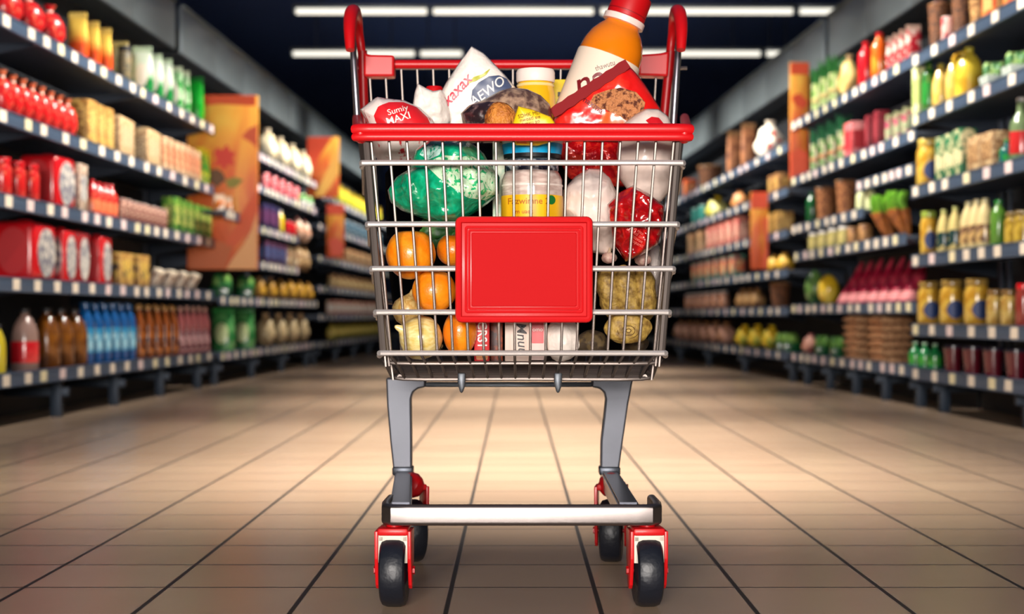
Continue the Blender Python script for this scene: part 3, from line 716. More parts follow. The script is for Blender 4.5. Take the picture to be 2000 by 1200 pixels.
for px, py, rx, ry, D, m, lab, nm, cat in ((1226, 642, 46, 32, 3.237, ginger, 'round knobbly ginger piece with a ringed cut end below the three fingers', 'ginger_root', 'ginger'), (1156, 670, 32, 24, 3.33, mat((92, 74, 44), .7, col2=(60, 46, 30), scale=64, bump=.4), 'dark muddy potato at the bottom, left of the ginger', 'potato', 'potato'),
                                  (1240, 672, 26, 18, 3.38, mat((84, 66, 40), .7, col2=(60, 46, 30), scale=64, bump=.4), 'dark muddy potato in the lower right corner of the basket', 'potato', 'potato')):
    bm = BM(); blob(bm, W(px, py, D), (rx * D / F, .022 if D < 3.25 else .032, ry * D / F), .12, 1.6, px, 4); o = thing(nm, bm, m, lab, cat, G)
    if nm == 'ginger_root':
        bm = BM(); c = W(px, py + 4, D)
        for k in range(3): tube(bm, [c + Vector((math.cos(a) * .008 * (k + .6), -.0235 + .0012 * k * k, math.sin(a) * .006 * (k + .6))) for a in [j * PI / 8 for j in range(16)]], .0007, 4, cyc=True)
        obj('growth_ring', bm, mat((96, 70, 30), .7), o)
for px, py, rx, ry, lab in ((1190, 504, 15, 11, 'pinkish garlic bulb peeping out beside the sign board, under the red bag'), (1256, 508, 16, 11, 'pinkish garlic bulb under the tip of the shiny red bag')):
    bm = BM(); blob(bm, W(px, py, 3.36), (rx * .00105, .016, ry * .00105), .08, 2, px, 3, lambda p, d: p * (1 + .06 * math.cos(6 * math.atan2(d.y, d.x)))); o = thing('garlic_bulb', bm, mat((222, 186, 168), .5, col2=(200, 150, 140), scale=80), lab, 'garlic', 'garlic in the cart')
    bm = BM(); c = W(px, py - ry * .8, 3.36); tube(bm, [c, c + Vector((.002, 0, .012))], [.004, .002], 8); obj('stem', bm, mat((206, 180, 150), .7), o)
# clear crumpled wrap at the right edge
o, t = bag('clear_wrap', [(1274, 470), (1288, 480), (1293, 520), (1284, 580), (1272, 600), (1268, 540), (1262, 500)], 3.42, .03, .03, mat((196, 184, 178), .2, coat=.8, bump=.6, bscale=60), 'crumpled pale plastic wrap at the right edge beside the ginger', 'wrap', wr=.006, seed=21)
# dark filler added to stand in for the shade between the groceries
o, t = bag('shade_filler', [(752, 340), (780, 300), (860, 282), (960, 280), (1100, 280), (1230, 300), (1290, 330), (1286, 500), (1268, 660), (1240, 690), (1000, 696), (800, 690), (772, 640), (756, 500)], 3.74, .16, .16, mat((5, 7, 13), 1, spec=.05, bump=.3), 'dark navy filler added behind the groceries, standing in for shade in the gaps', 'bag', wr=.01, seed=30, power=6)
# ================================================================== the two runs of shelving
PHI = {'L': .03, 'R': .04}
X0 = 2.5
D0 = 8.0
def pt(side, t, d, z):
    """t metres along the run, d metres behind the shelf edge"""
    s = -1 if side == 'L' else 1; ph = PHI[side]
    return Vector((s * (X0 + d - math.tan(ph) * t), CAMY + D0 + t, z))
def t_at(side, px, d=0):
    s = -1 if side == 'L' else 1; k = math.tan(PHI[side]); p = (px - PX0)
    # p (D0 + t) = F s (X0 + d - k t)
    return (F * s * (X0 + d) - p * D0) / (p + F * s * k)
def rotz(side): return -PHI['L'] if side == 'L' else PI + PHI['R']
def frame_m(side, t, d, z): return Matrix.Translation(pt(side, t, d, z)) @ Matrix.Rotation(rotz(side), 4, 'Z')
# in a shelf's own frame: +X to the aisle; +Y away from the camera on the left run, towards it on the right run
steel = mat((52, 62, 78), .45, .3)
rail_m = mat((74, 92, 116), .4, .2)
tag_m = mat((240, 226, 206), .5)
tag_p = mat((236, 212, 208), .5)
tag_y = mat((238, 226, 184), .5)
backm = mat((14, 18, 26), .7)
WORD = {'L': 'left', 'R': 'right'}
def local_part(name, bm, m, root, **k):
    """mesh already in the root's own frame"""
    bmesh.ops.recalc_face_normals(bm, faces=bm.faces[:])
    me = bpy.data.meshes.new(name); bm.to_mesh(me); bm.free(); me.shade_smooth(); me.set_sharp_from_angle(angle=k.get('ang', .7)); me.materials.append(m)
    o = bpy.data.objects.new(name, me); C.objects.link(o); o.parent = root; return o
TAGME = {}
def tag_mesh(m):
    if m.name not in TAGME:
        bm = BM(); box(bm, (0, 0, 0), (.003, .1, .058), .0008)
        me = bpy.data.meshes.new('price_tag'); bm.to_mesh(me); bm.free(); me.materials.append(m); TAGME[m.name] = me
    return TAGME[m.name]
def shelf(side, zc, t0, t1, label, depth=.5, out=0.0, tags=.27, rail_h=.075, name='store_shelf', group=None, brackets=True):
    c = (t0 + t1) / 2; L = t1 - t0
    r = empty(name, pt(side, c, -out, zc), label, 'shelf', group); r.rotation_euler = (0, 0, rotz(side))
    bm = BM(); box(bm, (-depth / 2 - .012, 0, .012), (depth, L, .024), .003); local_part('shelf_board', bm, steel, r)
    bm = BM(); box(bm, (-.006, 0, 0), (.012, L, rail_h), .002)
    for z in (-rail_h / 2 + .006, rail_h / 2 - .006): box(bm, (.002, 0, z), (.006, L, .008), .001)
    local_part('price_rail', bm, rail_m, r)
    y = -L / 2 + .1; n = 0
    while y < L / 2 - .06 and n < 95:
        o = bpy.data.objects.new('price_tag', tag_mesh(rnd.choice((tag_m, tag_m, tag_m, tag_p, tag_y)))); C.objects.link(o); o.parent = r
        o.location = (.0035, y, rnd.uniform(-.003, .003)); n += 1
        y += tags * rnd.choice((.75, 1, 1, 1.15))
    for k in range(max(2, int(L / 1.3)) if brackets else 0):
        bm = BM(); y = -L / 2 + .06 + k * (L - .12) / (max(2, int(L / 1.3)) - 1); prism(bm, [(-depth, -.1), (-depth, 0), (-.05, 0), (-.05, -.012)], 'y', y - .006, y + .006); local_part('shelf_bracket', bm, steel, r)
    return r
def bay(side, t0, t1, label, feet):
    c = (t0 + t1) / 2; L = t1 - t0 - .01
    r = empty('shelving_frame', pt(side, c, 0, 0), label, 'shelving'); r.rotation_euler = (0, 0, rotz(side))
    bm = BM(); box(bm, (-.56, 0, 1.6), (.03, L, 2.8)); local_part('back_panel', bm, backm, r)
    bm = BM(); box(bm, (-.4, 0, .1), (.04, L, .2)); local_part('plinth', bm, mat((10, 14, 20), .6), r)
    for k in range(feet):
        y = -L / 2 + .2 + k * (L - .4) / max(1, feet - 1)
        bm = BM(); box(bm, (-.09, y, .1), (.06, .05, .2), .004); box(bm, (-.2, y, .14), (.36, .04, .05), .004); local_part('foot', bm, mat((44, 56, 72), .5, .3), r)
    for y in (-L / 2 + .03, L / 2 - .03):
        bm = BM(); box(bm, (-.552, y, 1.55), (.05, .04, 2.85), .003); local_part('upright', bm, steel, r)
    bm = BM(); n = max(1, round(L / 1.25)); w_ = L / n
    for k in range(n):
        bm = BM(); box(bm, (-.32, -L / 2 + w_ * (k + .5), 2.84), (.03, w_ - .006, .37), .004); local_part('header_panel', bm, mat((140, 152, 158), .36, .45), r)
    bm = BM(); box(bm, (-.445, 0, 2.665), (.22, L, .02)); local_part('header_board', bm, mat((44, 50, 52), .6), r)
    bm = BM(); box(bm, (-.305, 0, 3.033), (.05, L, .014), .003); local_part('header_edge', bm, mat((130, 142, 146), .35, .6), r)
    return r
LV = {'LA': (2.014, 1.54, 1.13, .72, .246), 'LB': (2.0, 1.71, 1.34, 1.02, .685, .236), 'LC': (1.92, 1.56, 1.2, .86, .54, .23),
      'RA': (2.08, 1.726, 1.3, .89, .48, .218), 'RB': (2.115, 1.66, 1.265, 1.03, .616, .225), 'RC': (1.97, 1.6, 1.25, .92, .6, .225)}
TR = {'LA': (-1.4, 4.85), 'LB': (5.05, 10.2), 'LC': (10.3, 19.5), 'RA': (-1.4, 1.83), 'RB': (1.9, 5.5), 'RC': (5.65, 19.5)}
ORD = ['top', 'second', 'third', 'fourth', 'fifth']
BN = {'LA': 'nearest left bay', 'LB': 'middle left bay', 'LC': 'farthest left bay', 'RA': 'nearest right bay', 'RB': 'middle right bay', 'RC': 'farthest right bay'}
for key, lv in LV.items():
    s = key[0]; t0, t1 = TR[key]
    bay(s, t0, t1, 'dark steel shelving frame with grey header panels, ' + BN[key], {'LA': 6, 'LB': 4, 'LC': 6, 'RA': 3, 'RB': 5, 'RC': 7}[key])
    out = {'RA': .05}.get(key, 0)
    for i, z in enumerate(lv):
        bottom = i == len(lv) - 1
        a, b = t0 + .01, t1 - .01
        if key == 'RB' and i == 3: b = t_at('R', 1565)
        if key == 'RB' and i == 2: a = t_at('R', 1685)
        if key == 'LB' and i in (2, 3): b = t_at('L', 583)
        nm = 'bottom' if bottom else ORD[i]
        shelf(s, z, a, b, f'{nm} steel shelf of the {BN[key]}, with price tags', out=out + (.06 if key == 'RB' and i == 3 else 0), tags={'A': .33, 'B': .3, 'C': .45}[key[1]], brackets=not bottom)
shelf('R', 1.455, t_at('R', 1784), t_at('R', 1672), 'short steel shelf with price tags, empty, in the middle of the right wall', depth=.4, tags=.22)
shelf('L', 1.33, 4.3, 4.84, 'short shelf stub jutting out in front of the large orange banner', depth=.17, out=.2, tags=.22, brackets=False)

# ------------------------------------------------------------------ orange banners
def banner_mat():
    m = bpy.data.materials.new('banner'); m.use_nodes = True; nt = m.node_tree; N = nt.nodes; L = nt.links; b = N['Principled BSDF']
    tc = N.new('ShaderNodeTexCoord'); mp = N.new('ShaderNodeMapping'); L.new(tc.outputs['Generated'], mp.inputs[0])
    n1 = N.new('ShaderNodeTexNoise'); n1.inputs['Scale'].default_value = 2.2; n1.inputs['Detail'].default_value = 2; n1.inputs['Distortion'].default_value = 1.2; L.new(mp.outputs[0], n1.inputs['Vector'])
    sp = N.new('ShaderNodeSeparateXYZ'); L.new(mp.outputs[0], sp.inputs[0])
    ad = N.new('ShaderNodeMath'); ad.operation = 'MULTIPLY_ADD'; ad.inputs[1].default_value = .55; L.new(sp.outputs['Z'], ad.inputs[0])
    a2 = N.new('ShaderNodeMath'); a2.operation = 'MULTIPLY'; a2.inputs[1].default_value = .7; L.new(n1.outputs['Fac'], a2.inputs[0]); L.new(a2.outputs[0], ad.inputs[2])
    cr = N.new('ShaderNodeValToRGB'); e = cr.color_ramp.elements
    e[0].position = .3; e[0].color = lin((214, 84, 24)); e[1].position = .95; e[1].color = lin((250, 200, 84))
    for p, c in ((.48, (230, 96, 34)), (.62, (242, 140, 50)), (.78, (250, 176, 66))):
        x = e.new(p); x.color = lin(c)
    L.new(ad.outputs[0], cr.inputs[0]); L.new(cr.outputs[0], b.inputs['Base Color']); b.inputs['Roughness'].default_value = .45
    return m
ban = banner_mat()
def banner(x0, y0, x1, y1, D, label, prints=()):
    a, b = W(x0, y1, D), W(x1, y0, D); y = a.y
    bm = BM(); box(bm, ((a.x + b.x) / 2, y, (a.z + b.z) / 2), (b.x - a.x, .025, b.z - a.z), .003)
    tr = BVHTree.FromBMesh(bm); o = thing('hanging_banner', bm, ban, label, 'banner', ang=.5)
    for nm, pts, col in prints: print_on(o, tr, nm, pts, D, mat(col, .45), off=.002)
    return o
DB = D0 + t_at('L', 421) + .07
o = banner(366, 187, 504, 527, DB, 'large orange promotional banner with red flower print, at the end of the nearest left shelves', (
    ('red_band', [(366, 187), (504, 187), (504, 208), (470, 206), (430, 204), (390, 208), (366, 206)], (240, 84, 30)),
    ('peach_swoosh', [(504, 410), (504, 527), (442, 527), (455, 505), (475, 480), (492, 450)], (252, 184, 120)),
    ('red_flower', [(418, 300), (424, 288), (434, 294), (444, 282), (450, 296), (462, 298), (454, 310), (460, 322), (446, 322), (438, 334), (430, 322), (416, 326), (424, 312)], (230, 62, 44)),
    ('dark_leaf', [(408, 334), (424, 330), (436, 338), (442, 352), (424, 366), (412, 356)], (104, 64, 34)),
    ('green_leaf', [(440, 352), (458, 346), (476, 352), (462, 366), (446, 368)], (150, 140, 50)),
    ('orange_swoosh', [(504, 372), (504, 408), (488, 450), (462, 482), (440, 480), (466, 430), (484, 396)], (232, 92, 36)),
    ('red_petal', [(472, 268), (486, 252), (504, 244), (504, 292), (492, 280)], (236, 96, 50)),
    ('dark_band', [(366, 480), (420, 470), (456, 478), (440, 527), (366, 527)], (206, 100, 40))))
DB2 = D0 + 10.25
banner(600, 268, 662, 386, DB2, 'orange and red banner above the far left shelves', (('red_swoosh', [(600, 268), (650, 268), (628, 300), (612, 330), (600, 322)], (232, 76, 40)), ('yellow_swoosh', [(662, 286), (662, 340), (630, 386), (612, 386), (636, 340)], (250, 190, 90))))
DB3 = D0 + t_at('L', 638, -.02)
banner(638, 400, 672, 504, DB3, 'narrow orange red banner below the smaller one at left', (('red_band', [(638, 400), (672, 400), (672, 420), (638, 420)], (234, 80, 48)), ('red_petal', [(642, 470), (660, 462), (672, 480), (668, 500), (648, 500)], (236, 90, 60))))
DBR = D0 + 5.575
banner(1543, 122, 1580, 352, DBR, 'tall narrow orange banner on the right wall, beside the pale green leeks', (('red_band', [(1543, 122), (1580, 122), (1580, 146), (1543, 146)], (240, 84, 40)), ('red_petal', [(1545, 190), (1560, 182), (1578, 200), (1570, 214), (1552, 206)], (232, 80, 40)), ('red_foot', [(1543, 300), (1560, 290), (1580, 300), (1580, 352), (1543, 352)], (240, 92, 56))))
banner(1466, 376, 1500, 526, D0 + t_at('R', 1500, -.02), 'lower narrow orange banner hanging on the far right shelves', (('red_band', [(1466, 376), (1500, 376), (1500, 408), (1466, 408)], (238, 84, 46)), ('red_edge', [(1490, 430), (1500, 420), (1500, 526), (1488, 526), (1494, 480)], (236, 96, 60))))
# ================================================================== goods on the shelves
# prototypes stand at the origin: w across (X), dp along the shelf (Y), h high
def P(name, bm, m, root, **k): return obj(name, bm, m, root, **k)
def new(name): return empty(name)
def p_bottle(w, dp, h, body, cap, label, shape='soda', name='drink_bottle'):
    r = new(name); R = w / 2
    prof = {'soda': [(.85, 0), (1, .03), (1, .3), (.93, .36), (.93, .5), (1, .56), (.92, .66), (.6, .78), (.36, .86), (.33, .93)],
            'jug': [(.9, 0), (1, .03), (1, .45), (.97, .6), (.8, .74), (.5, .85), (.3, .9), (.3, .94)],
            'squeeze': [(.85, 0), (.95, .03), (1, .35), (.95, .6), (.7, .78), (.4, .88), (.34, .92)],
            'wine': [(.92, 0), (1, .02), (1, .56), (.9, .64), (.5, .74), (.36, .8), (.34, .95)],
            'tall': [(.92, 0), (1, .02), (1, .7), (.85, .78), (.5, .86), (.4, .9), (.4, .94)]}[shape]
    bm = BM(); lathe(bm, [(a * R, b * h) for a, b in prof], 16); P('bottle_body', bm, body, r)
    zt = prof[-1][1]; rc = prof[-1][0] * R * 1.18
    bm = BM(); lathe(bm, [(rc, zt * h - .004), (rc, h - .003), (rc * .85, h), (0, h)], 14); P('bottle_cap', bm, cap, r)
    if label:
        a, b = {'soda': (.08, .5), 'jug': (.14, .48), 'squeeze': (.15, .5), 'wine': (.14, .48), 'tall': (.2, .6)}[shape]
        bm = BM(); lathe(bm, [(R * 1.015, a * h), (R * 1.025, a * h + .003), (R * 1.025, b * h - .003), (R * 1.015, b * h)], 16); P('label_band', bm, label, r)
    return r
def p_jug(w, dp, h, body, cap, label, name='juice_jug'):
    r = p_bottle(w, dp, h, body, cap, None, 'jug', name); R = w / 2
    bm = BM(); tube(bm, smooth_path([(R * .3, 0, h * .9), (R * .9, 0, h * .86), (R * 1.05, 0, h * .7), (R * .85, 0, h * .6)], 4), w * .07, 8); P('handle', bm, body, r)
    if label:
        bm = BM(); lathe(bm, [(R * 1.01, .14 * h), (R * 1.03, .16 * h), (R * 1.02, .44 * h), (R * 1.0, .46 * h)], 18); P('label_band', bm, label, r)
    return r
def p_jar(w, dp, h, body, lid, label, name='food_jar', shape='round'):
    r = new(name); R = w / 2
    bm = BM(); lathe(bm, [(.85 * R, 0), (R, .05 * h), (R, .68 * h), (.93 * R, .78 * h), (.8 * R, .84 * h), (.8 * R, .88 * h)], 18); P('jar_body', bm, body, r)
    bm = BM(); lathe(bm, [(.86 * R, .86 * h), (.88 * R, .87 * h), (.88 * R, .98 * h), (.84 * R, h), (0, h)], 18); P('jar_lid', bm, lid, r)
    if label:
        for s in (-1, 1):                                            # oval printed labels facing along the aisle
            bm = BM(); t_ = patch_bm([(.7 * R * math.cos(a), .36 * h + .2 * h * math.sin(a)) for a in [i * PI / 10 for i in range(20)]], 24, 4)
            for v in t_.verts: v.co.y = s * math.sqrt(max(0, (R * 1.02) ** 2 - v.co.x ** 2))
            add(bm, t_); P('oval_label', bm, label, r)
    return r
def p_carton(w, dp, h, body, pan, pan2=None, name='food_carton'):
    r = new(name)
    bm = BM(); box(bm, (0, 0, h / 2), (w, dp, h), min(w, dp, h) * .03); P('carton_body', bm, body, r)
    bm = BM()
    for s in (-1, 1): box(bm, (0, s * (dp / 2 + .0008), h * .52), (w * .72, .0016, h * .5))
    box(bm, (w / 2 + .0008, 0, h * .52), (.0016, dp * .72, h * .5)); box(bm, (-w / 2 - .0008, 0, h * .52), (.0016, dp * .72, h * .5)); P('label_panel', bm, pan, r, smooth=False)
    bm = BM(); box(bm, (0, 0, h + .0006), (w * .96, dp * .25, .0012)); P('top_flap', bm, pan2 or body, r, smooth=False)
    return r
def p_pouch(w, dp, h, body, seal, pan, name='food_pouch', spiky=0, seed=1):
    r = new(name); bm = BM(); n = 28; rings = []
    for k in range(12):
        u = k / 11; dd = dp / 2 * (max(.05, 1 - u ** 2.6)) ** .8 * (.82 + .36 * math.sin(PI * min(1, u * 1.2)) * .5); ww = w / 2 * (.92 + .1 * math.sin(PI * u) - .1 * u * (1 if spiky else .3))
        ring = []
        for i in range(n):
            a = 2 * PI * i / n; cx, cy = math.cos(a), math.sin(a)
            q_ = noise.noise(Vector((cx * 1.6, cy * 1.6, u * 4 + seed * 3))) * .09 * (1 if 0 < u < 1 else .2)
            ring.append((ww * math.copysign(abs(cx) ** .7, cx) * (1 + q_), dd * math.copysign(abs(cy) ** .8, cy) * (1 + q_), u * h * .9))
        rings.append(ring)
    loops(bm, rings); P('pouch_body', bm, body, r, ang=1.2)
    bm = BM(); m = 14; tp = []
    for i in range(m + 1):
        x = w * (.46 if not spiky else .42) * (2 * i / m - 1); z = h * (1 + (spiky * (.05 * (i % 3) - .06 + .05 * math.sin(i * 2.1 + seed))))
        tp.append((x, z))
    pts = [(-w * .44, h * .87)] + tp + [(w * .44, h * .87)]
    prism(bm, pts, 'y', -.004, .004); P('top_seal', bm, seal, r, smooth=False)
    if pan:
        for s in (-1, 1):
            bm = BM(); t_ = patch_bm([(.3 * w * math.cos(a), .42 * h + .24 * h * math.sin(a)) for a in [i * PI / 8 for i in range(16)]], 20, 3)
            for v in t_.verts: v.co.y = s * (dp * .5 * (max(.05, 1 - (v.co.z / (.9 * h)) ** 2.6)) ** .8 * 1.08 * (max(0, 1 - (abs(v.co.x) / (w * .5)) ** 2.4)) ** .4 + .004)
            add(bm, t_); P('printed_panel', bm, pan, r)
    return r
def p_netbag(w, dp, h, body, neck, lab, name='net_bag'):
    r = new(name); R = w / 2
    bm = BM(); blob(bm, (0, 0, h * .42), (R, R, h * .43), .1, 2.6, 3, 3, lambda p, d: Vector((p.x * (1 + .04 * math.cos(8 * math.atan2(d.y, d.x))), p.y * (1 + .04 * math.cos(8 * math.atan2(d.y, d.x))), max(p.z, -h * .42)))); P('bag_body', bm, body, r)
    bm = BM(); lathe(bm, [(R * .5, h * .76), (R * .2, h * .84), (R * .16, h * .87), (R * .34, h * .96), (R * .42, h)], 12); P('tied_neck', bm, neck, r)
    if lab:
        bm = BM(); lathe(bm, [(R * .2, h * .83), (R * .23, h * .855), (R * .2, h * .88)], 10); P('clip', bm, lab, r)
    return r
def p_pack(w, dp, h, body, lab, cap, name='drink_pack'):
    r = new(name); bm = BM(); box(bm, (0, 0, h * .49), (w, dp, h * .98), min(w, dp) * .18, 4); P('pack_body', bm, body, r)
    for y in (-1, 1):
        bm = BM(); t_ = patch_bm([(.36 * w * math.cos(a) , .5 * h + .38 * h * math.sin(a)) for a in [i * PI / 12 for i in range(24)]], 28, 2)
        for v in t_.verts: v.co.y = y * (dp / 2 + .002)
        add(bm, t_); P('oval_label', bm, lab, r)
    bm = BM()
    t_ = BM(); prism(t_, [(.4 * dp * math.cos(a), .48 * h + .4 * h * math.sin(a)) for a in [i * PI / 12 for i in range(24)]], 'x', w / 2 - .002, w / 2 + .003); add(bm, t_)
    P('silver_label', bm, cap, r)
    bm = BM(); tube(bm, smooth_path([(-w * .2, 0, h * .96), (-w * .12, 0, h * 1.0), (w * .12, 0, h * 1.0), (w * .2, 0, h * .96)], 3), .008, 8); P('carry_handle', bm, body, r)
    return r
def p_can(w, dp, h, body, lid, lab, name='drink_can'):
    r = new(name); R = w / 2
    bm = BM(); lathe(bm, [(R * .85, 0), (R, .05 * h), (R, .92 * h), (R * .88, .98 * h)], 14); P('can_body', bm, body, r)
    bm = BM(); lathe(bm, [(R * .9, .97 * h), (R * .9, h), (R * .8, h), (R * .78, .985 * h), (0, .985 * h)], 14); P('can_lid', bm, lid, r)
    return r
def p_sack(w, dp, h, body, tie, lab, name='produce_sack', seed=2):
    r = new(name); R = w / 2
    bm = BM(); blob(bm, (0, 0, h * .42), (R, dp / 2, h * .44), .22, 1.8, seed, 3, lambda p, d: Vector((p.x, p.y, max(p.z, -h * .42)))); P('sack_body', bm, body, r, ang=1.4)
    bm = BM(); lathe(bm, [(R * .5, h * .74), (R * .22, h * .83), (R * .18, h * .86), (R * .36, h)], 12); P('tied_top', bm, tie, r)
    if lab:
        bm = BM()
        for y in (-1, 1):
            for cx, cz in ((-.35, .5), (.3, .35), (.05, .66)):
                t_ = patch_bm([(cx * R + .2 * R * math.cos(a), cz * h + .2 * R * math.sin(a)) for a in [i * PI / 6 for i in range(12)]], 14, 2)
                for v in t_.verts: v.co.y = y * (dp / 2 * math.sqrt(max(.1, 1 - (v.co.x / R) ** 2 - ((v.co.z - .42 * h) / (.46 * h)) ** 2)) * 1.08 + .004)
                add(bm, t_)
        P('printed_dots', bm, lab, r)
    return r
def p_basket(w, dp, h, body, rim, inside, name='wicker_basket', handle=False):
    r = new(name); R = w / 2; hh = h * (.62 if handle else .94)
    bm = BM(); rings = []
    for k in range(11):
        u = k / 10; rr = R * (.78 + .2 * u) * (1 + .025 * (k % 2)); rings.append((rr, u * hh))
    lathe(bm, rings + [(R * .9, hh), (R * .72, hh * .1), (0, hh * .1)], 24); P('basket_body', bm, body, r)
    bm = BM(); tube(bm, [(R * math.cos(a), R * math.sin(a), hh) for a in [i * PI / 10 for i in range(20)]], w * .035, 6, cyc=True); P('basket_rim', bm, rim, r)
    if handle:
        bm = BM(); tube(bm, [(R * .97 * math.cos(a), 0, hh + (h - hh) * math.sin(a)) for a in [i * PI / 12 for i in range(13)]], w * .03, 6); P('basket_handle', bm, rim, r)
    else:
        bm = BM(); lathe(bm, [(R * .9, hh * .9), (R * .7, h * .98), (0, h)], 16); P('filling', bm, inside, r)
    return r
def p_leek(w, dp, h, stalk, leaf, band, name='leek_bunch'):
    r = new(name); R = w / 2; bm = BM(); lf = BM(); g = random.Random(3)
    for i in range(5):
        a = i * 2 * PI / 5; x, y = math.cos(a) * R * .5, math.sin(a) * R * .5
        tube(bm, [(x, y, 0), (x * 1.05, y * 1.05, h * .3), (x * 1.1, y * 1.1, h * .62)], [R * .3, R * .34, R * .3], 8)
        for j in range(3):
            b = a + (j - 1) * .8; tube(lf, [(x * 1.1, y * 1.1, h * .58), (x * 1.2 + math.cos(b) * R * .2, y * 1.2 + math.sin(b) * R * .2, h * .8), (x + math.cos(b) * R * .7, y + math.sin(b) * R * .7, h * g.uniform(.9, 1))], [R * .2, R * .13, R * .02], 6)
    P('stalks', bm, stalk, r); P('leaves', lf, leaf, r)
    bm = BM(); lathe(bm, [(R * .86, h * .25), (R * .9, h * .27), (R * .9, h * .31), (R * .86, h * .33)], 14); P('paper_band', bm, band, r)
    return r
def p_melon(w, dp, h, body, stem, x=None, name='melon'):
    r = new(name); bm = BM(); blob(bm, (0, 0, h / 2), (w / 2, dp / 2, h / 2), .0, 1.5, 4, 3, lambda p, d: p * (1 + .025 * (1 - d.z * d.z) * math.cos(9 * math.atan2(d.y, d.x)))); P('fruit', bm, body, r)
    bm = BM(); tube(bm, [(0, 0, h * .97), (.004, 0, h * 1.02), (.012, 0, h * 1.05)], [.006, .005, .004], 6); P('stem', bm, stem, r); return r
def p_carrot(w, dp, h, root, leaf, x=None, name='carrot_bunch'):
    r = new(name); R = w / 2; bm = BM(); lf = BM()
    for i in range(6):
        a = i * 2 * PI / 6; x_, y_ = math.cos(a) * R * .55, math.sin(a) * R * .4
        tube(bm, [(x_ * .4 - R * .3, y_ * .5, .012), (x_ * .8, y_ * .8, h * .35), (x_ + R * .3, y_, h * .62)], [R * .08, R * .2, R * .28], 8)
        for j in range(3): tube(lf, [(x_ + R * .3, y_, h * .6), (x_ + R * (.35 + .1 * j), y_ + R * .1 * (j - 1), h * .82), (x_ * 1.2 + R * (.3 + .15 * (j - 1)), y_ + R * .2 * (j - 1), h)], [R * .12, R * .12, R * .04], 5)
    P('roots', bm, root, r); P('leaf_tops', lf, leaf, r); return r
def p_point(w, dp, h, body, band, x=None, name='pointed_packet'):
    r = new(name); bm = BM(); rings = []
    for k in range(9):
        u = k / 8; rr = (1 - .86 * u ** 1.2); cx = -w * .8 * u; rings.append([(cx + w / 2 * rr * math.cos(2 * PI * i / 14), dp / 2 * rr * math.sin(2 * PI * i / 14), u * h) for i in range(14)])
    loops(bm, rings); P('packet_body', bm, body, r)
    bm = BM(); rr = []
    for u in (.08, .1, .24, .26):
        q_ = (1 - .86 * u ** 1.2) * 1.03; rr.append([(-w * .8 * u + w / 2 * q_ * math.cos(2 * PI * i / 14), dp / 2 * q_ * math.sin(2 * PI * i / 14), u * h) for i in range(14)])
    loops(bm, rr); P('printed_band', bm, band, r); return r
def p_trays(w, dp, h, body, egg, x=None, name='egg_tray_stack'):
    r = new(name); n = max(3, int(h / .05))
    for k in range(n):
        z = k * h / n; bm = BM(); prism(bm, [(-w / 2 * .9, z), (w / 2 * .9, z), (w / 2, z + h / n * .5), (w / 2 * .94, z + h / n * .5), (-w / 2 * .94, z + h / n * .5), (-w / 2, z + h / n * .5)], 'y', -dp / 2, dp / 2); P('tray', bm, body, r)
        bm = BM(); m = max(3, int(w / .055)); l = max(2, int(dp / .055))
        for i in range(m):
            for j in range(l): blob(bm, (-w / 2 * .86 + (i + .5) * w * .86 / m, -dp / 2 * .9 + (j + .5) * dp * .9 / l, z + h / n * .56), (w * .4 / m, dp * .42 / l, h / n * .42), sub=1)
        P('eggs', bm, egg, r)['kind'] = 'stuff'
    return r
def p_cup(w, dp, h, body, lid, x=None, name='dessert_cup'):
    r = new(name); R = w / 2
    bm = BM(); lathe(bm, [(R * .72, 0), (R * .95, h * .9)], 16); P('cup_body', bm, body, r)
    bm = BM(); lathe(bm, [(R, h * .88), (R, h * .97), (R * .9, h), (0, h)], 16); P('cup_lid', bm, lid, r); return r
def p_salad(w, dp, h, body, leaf, x=None, name='salad_tray'):
    r = new(name); bm = BM(); prism(bm, [(-w * .42, 0), (w * .42, 0), (w * .5, h * .45), (-w * .5, h * .45)], 'y', -dp / 2, dp / 2, .004); P('tray', bm, body, r)
    bm = BM()
    for i in range(9): blob(bm, (w * (.36 * math.cos(i * 2.4) * math.sqrt(i / 9)), dp * .36 * math.sin(i * 2.4) * math.sqrt(i / 9), h * .55), (w * .2, dp * .2, h * .34), .3, 2.5, i, 2)
    P('salad_leaves', bm, leaf, r); return r
def p_slant(w, dp, h, body, pan, x=None, name='tilted_carton'):
    r = new(name); M = Matrix.Rotation(.45, 4, 'Y'); bm = BM(); box(bm, (0, 0, h * .5), (w * .45, dp, h), .003); bm.transform(M)
    lo = min(v.co.z for v in bm.verts); bmesh.ops.translate(bm, verts=bm.verts[:], vec=(-h * .2, 0, -lo)); P('carton_body', bm, body, r)
    bm = BM(); box(bm, (0, 0, h * .5), (w * .46, dp * .7, h * .6)); box(bm, (0, 0, h * .5), (w * .3, dp + .002, h * .7)); bm.transform(M); bmesh.ops.translate(bm, verts=bm.verts[:], vec=(-h * .2, 0, -lo)); P('label_panel', bm, pan, r, smooth=False); return r

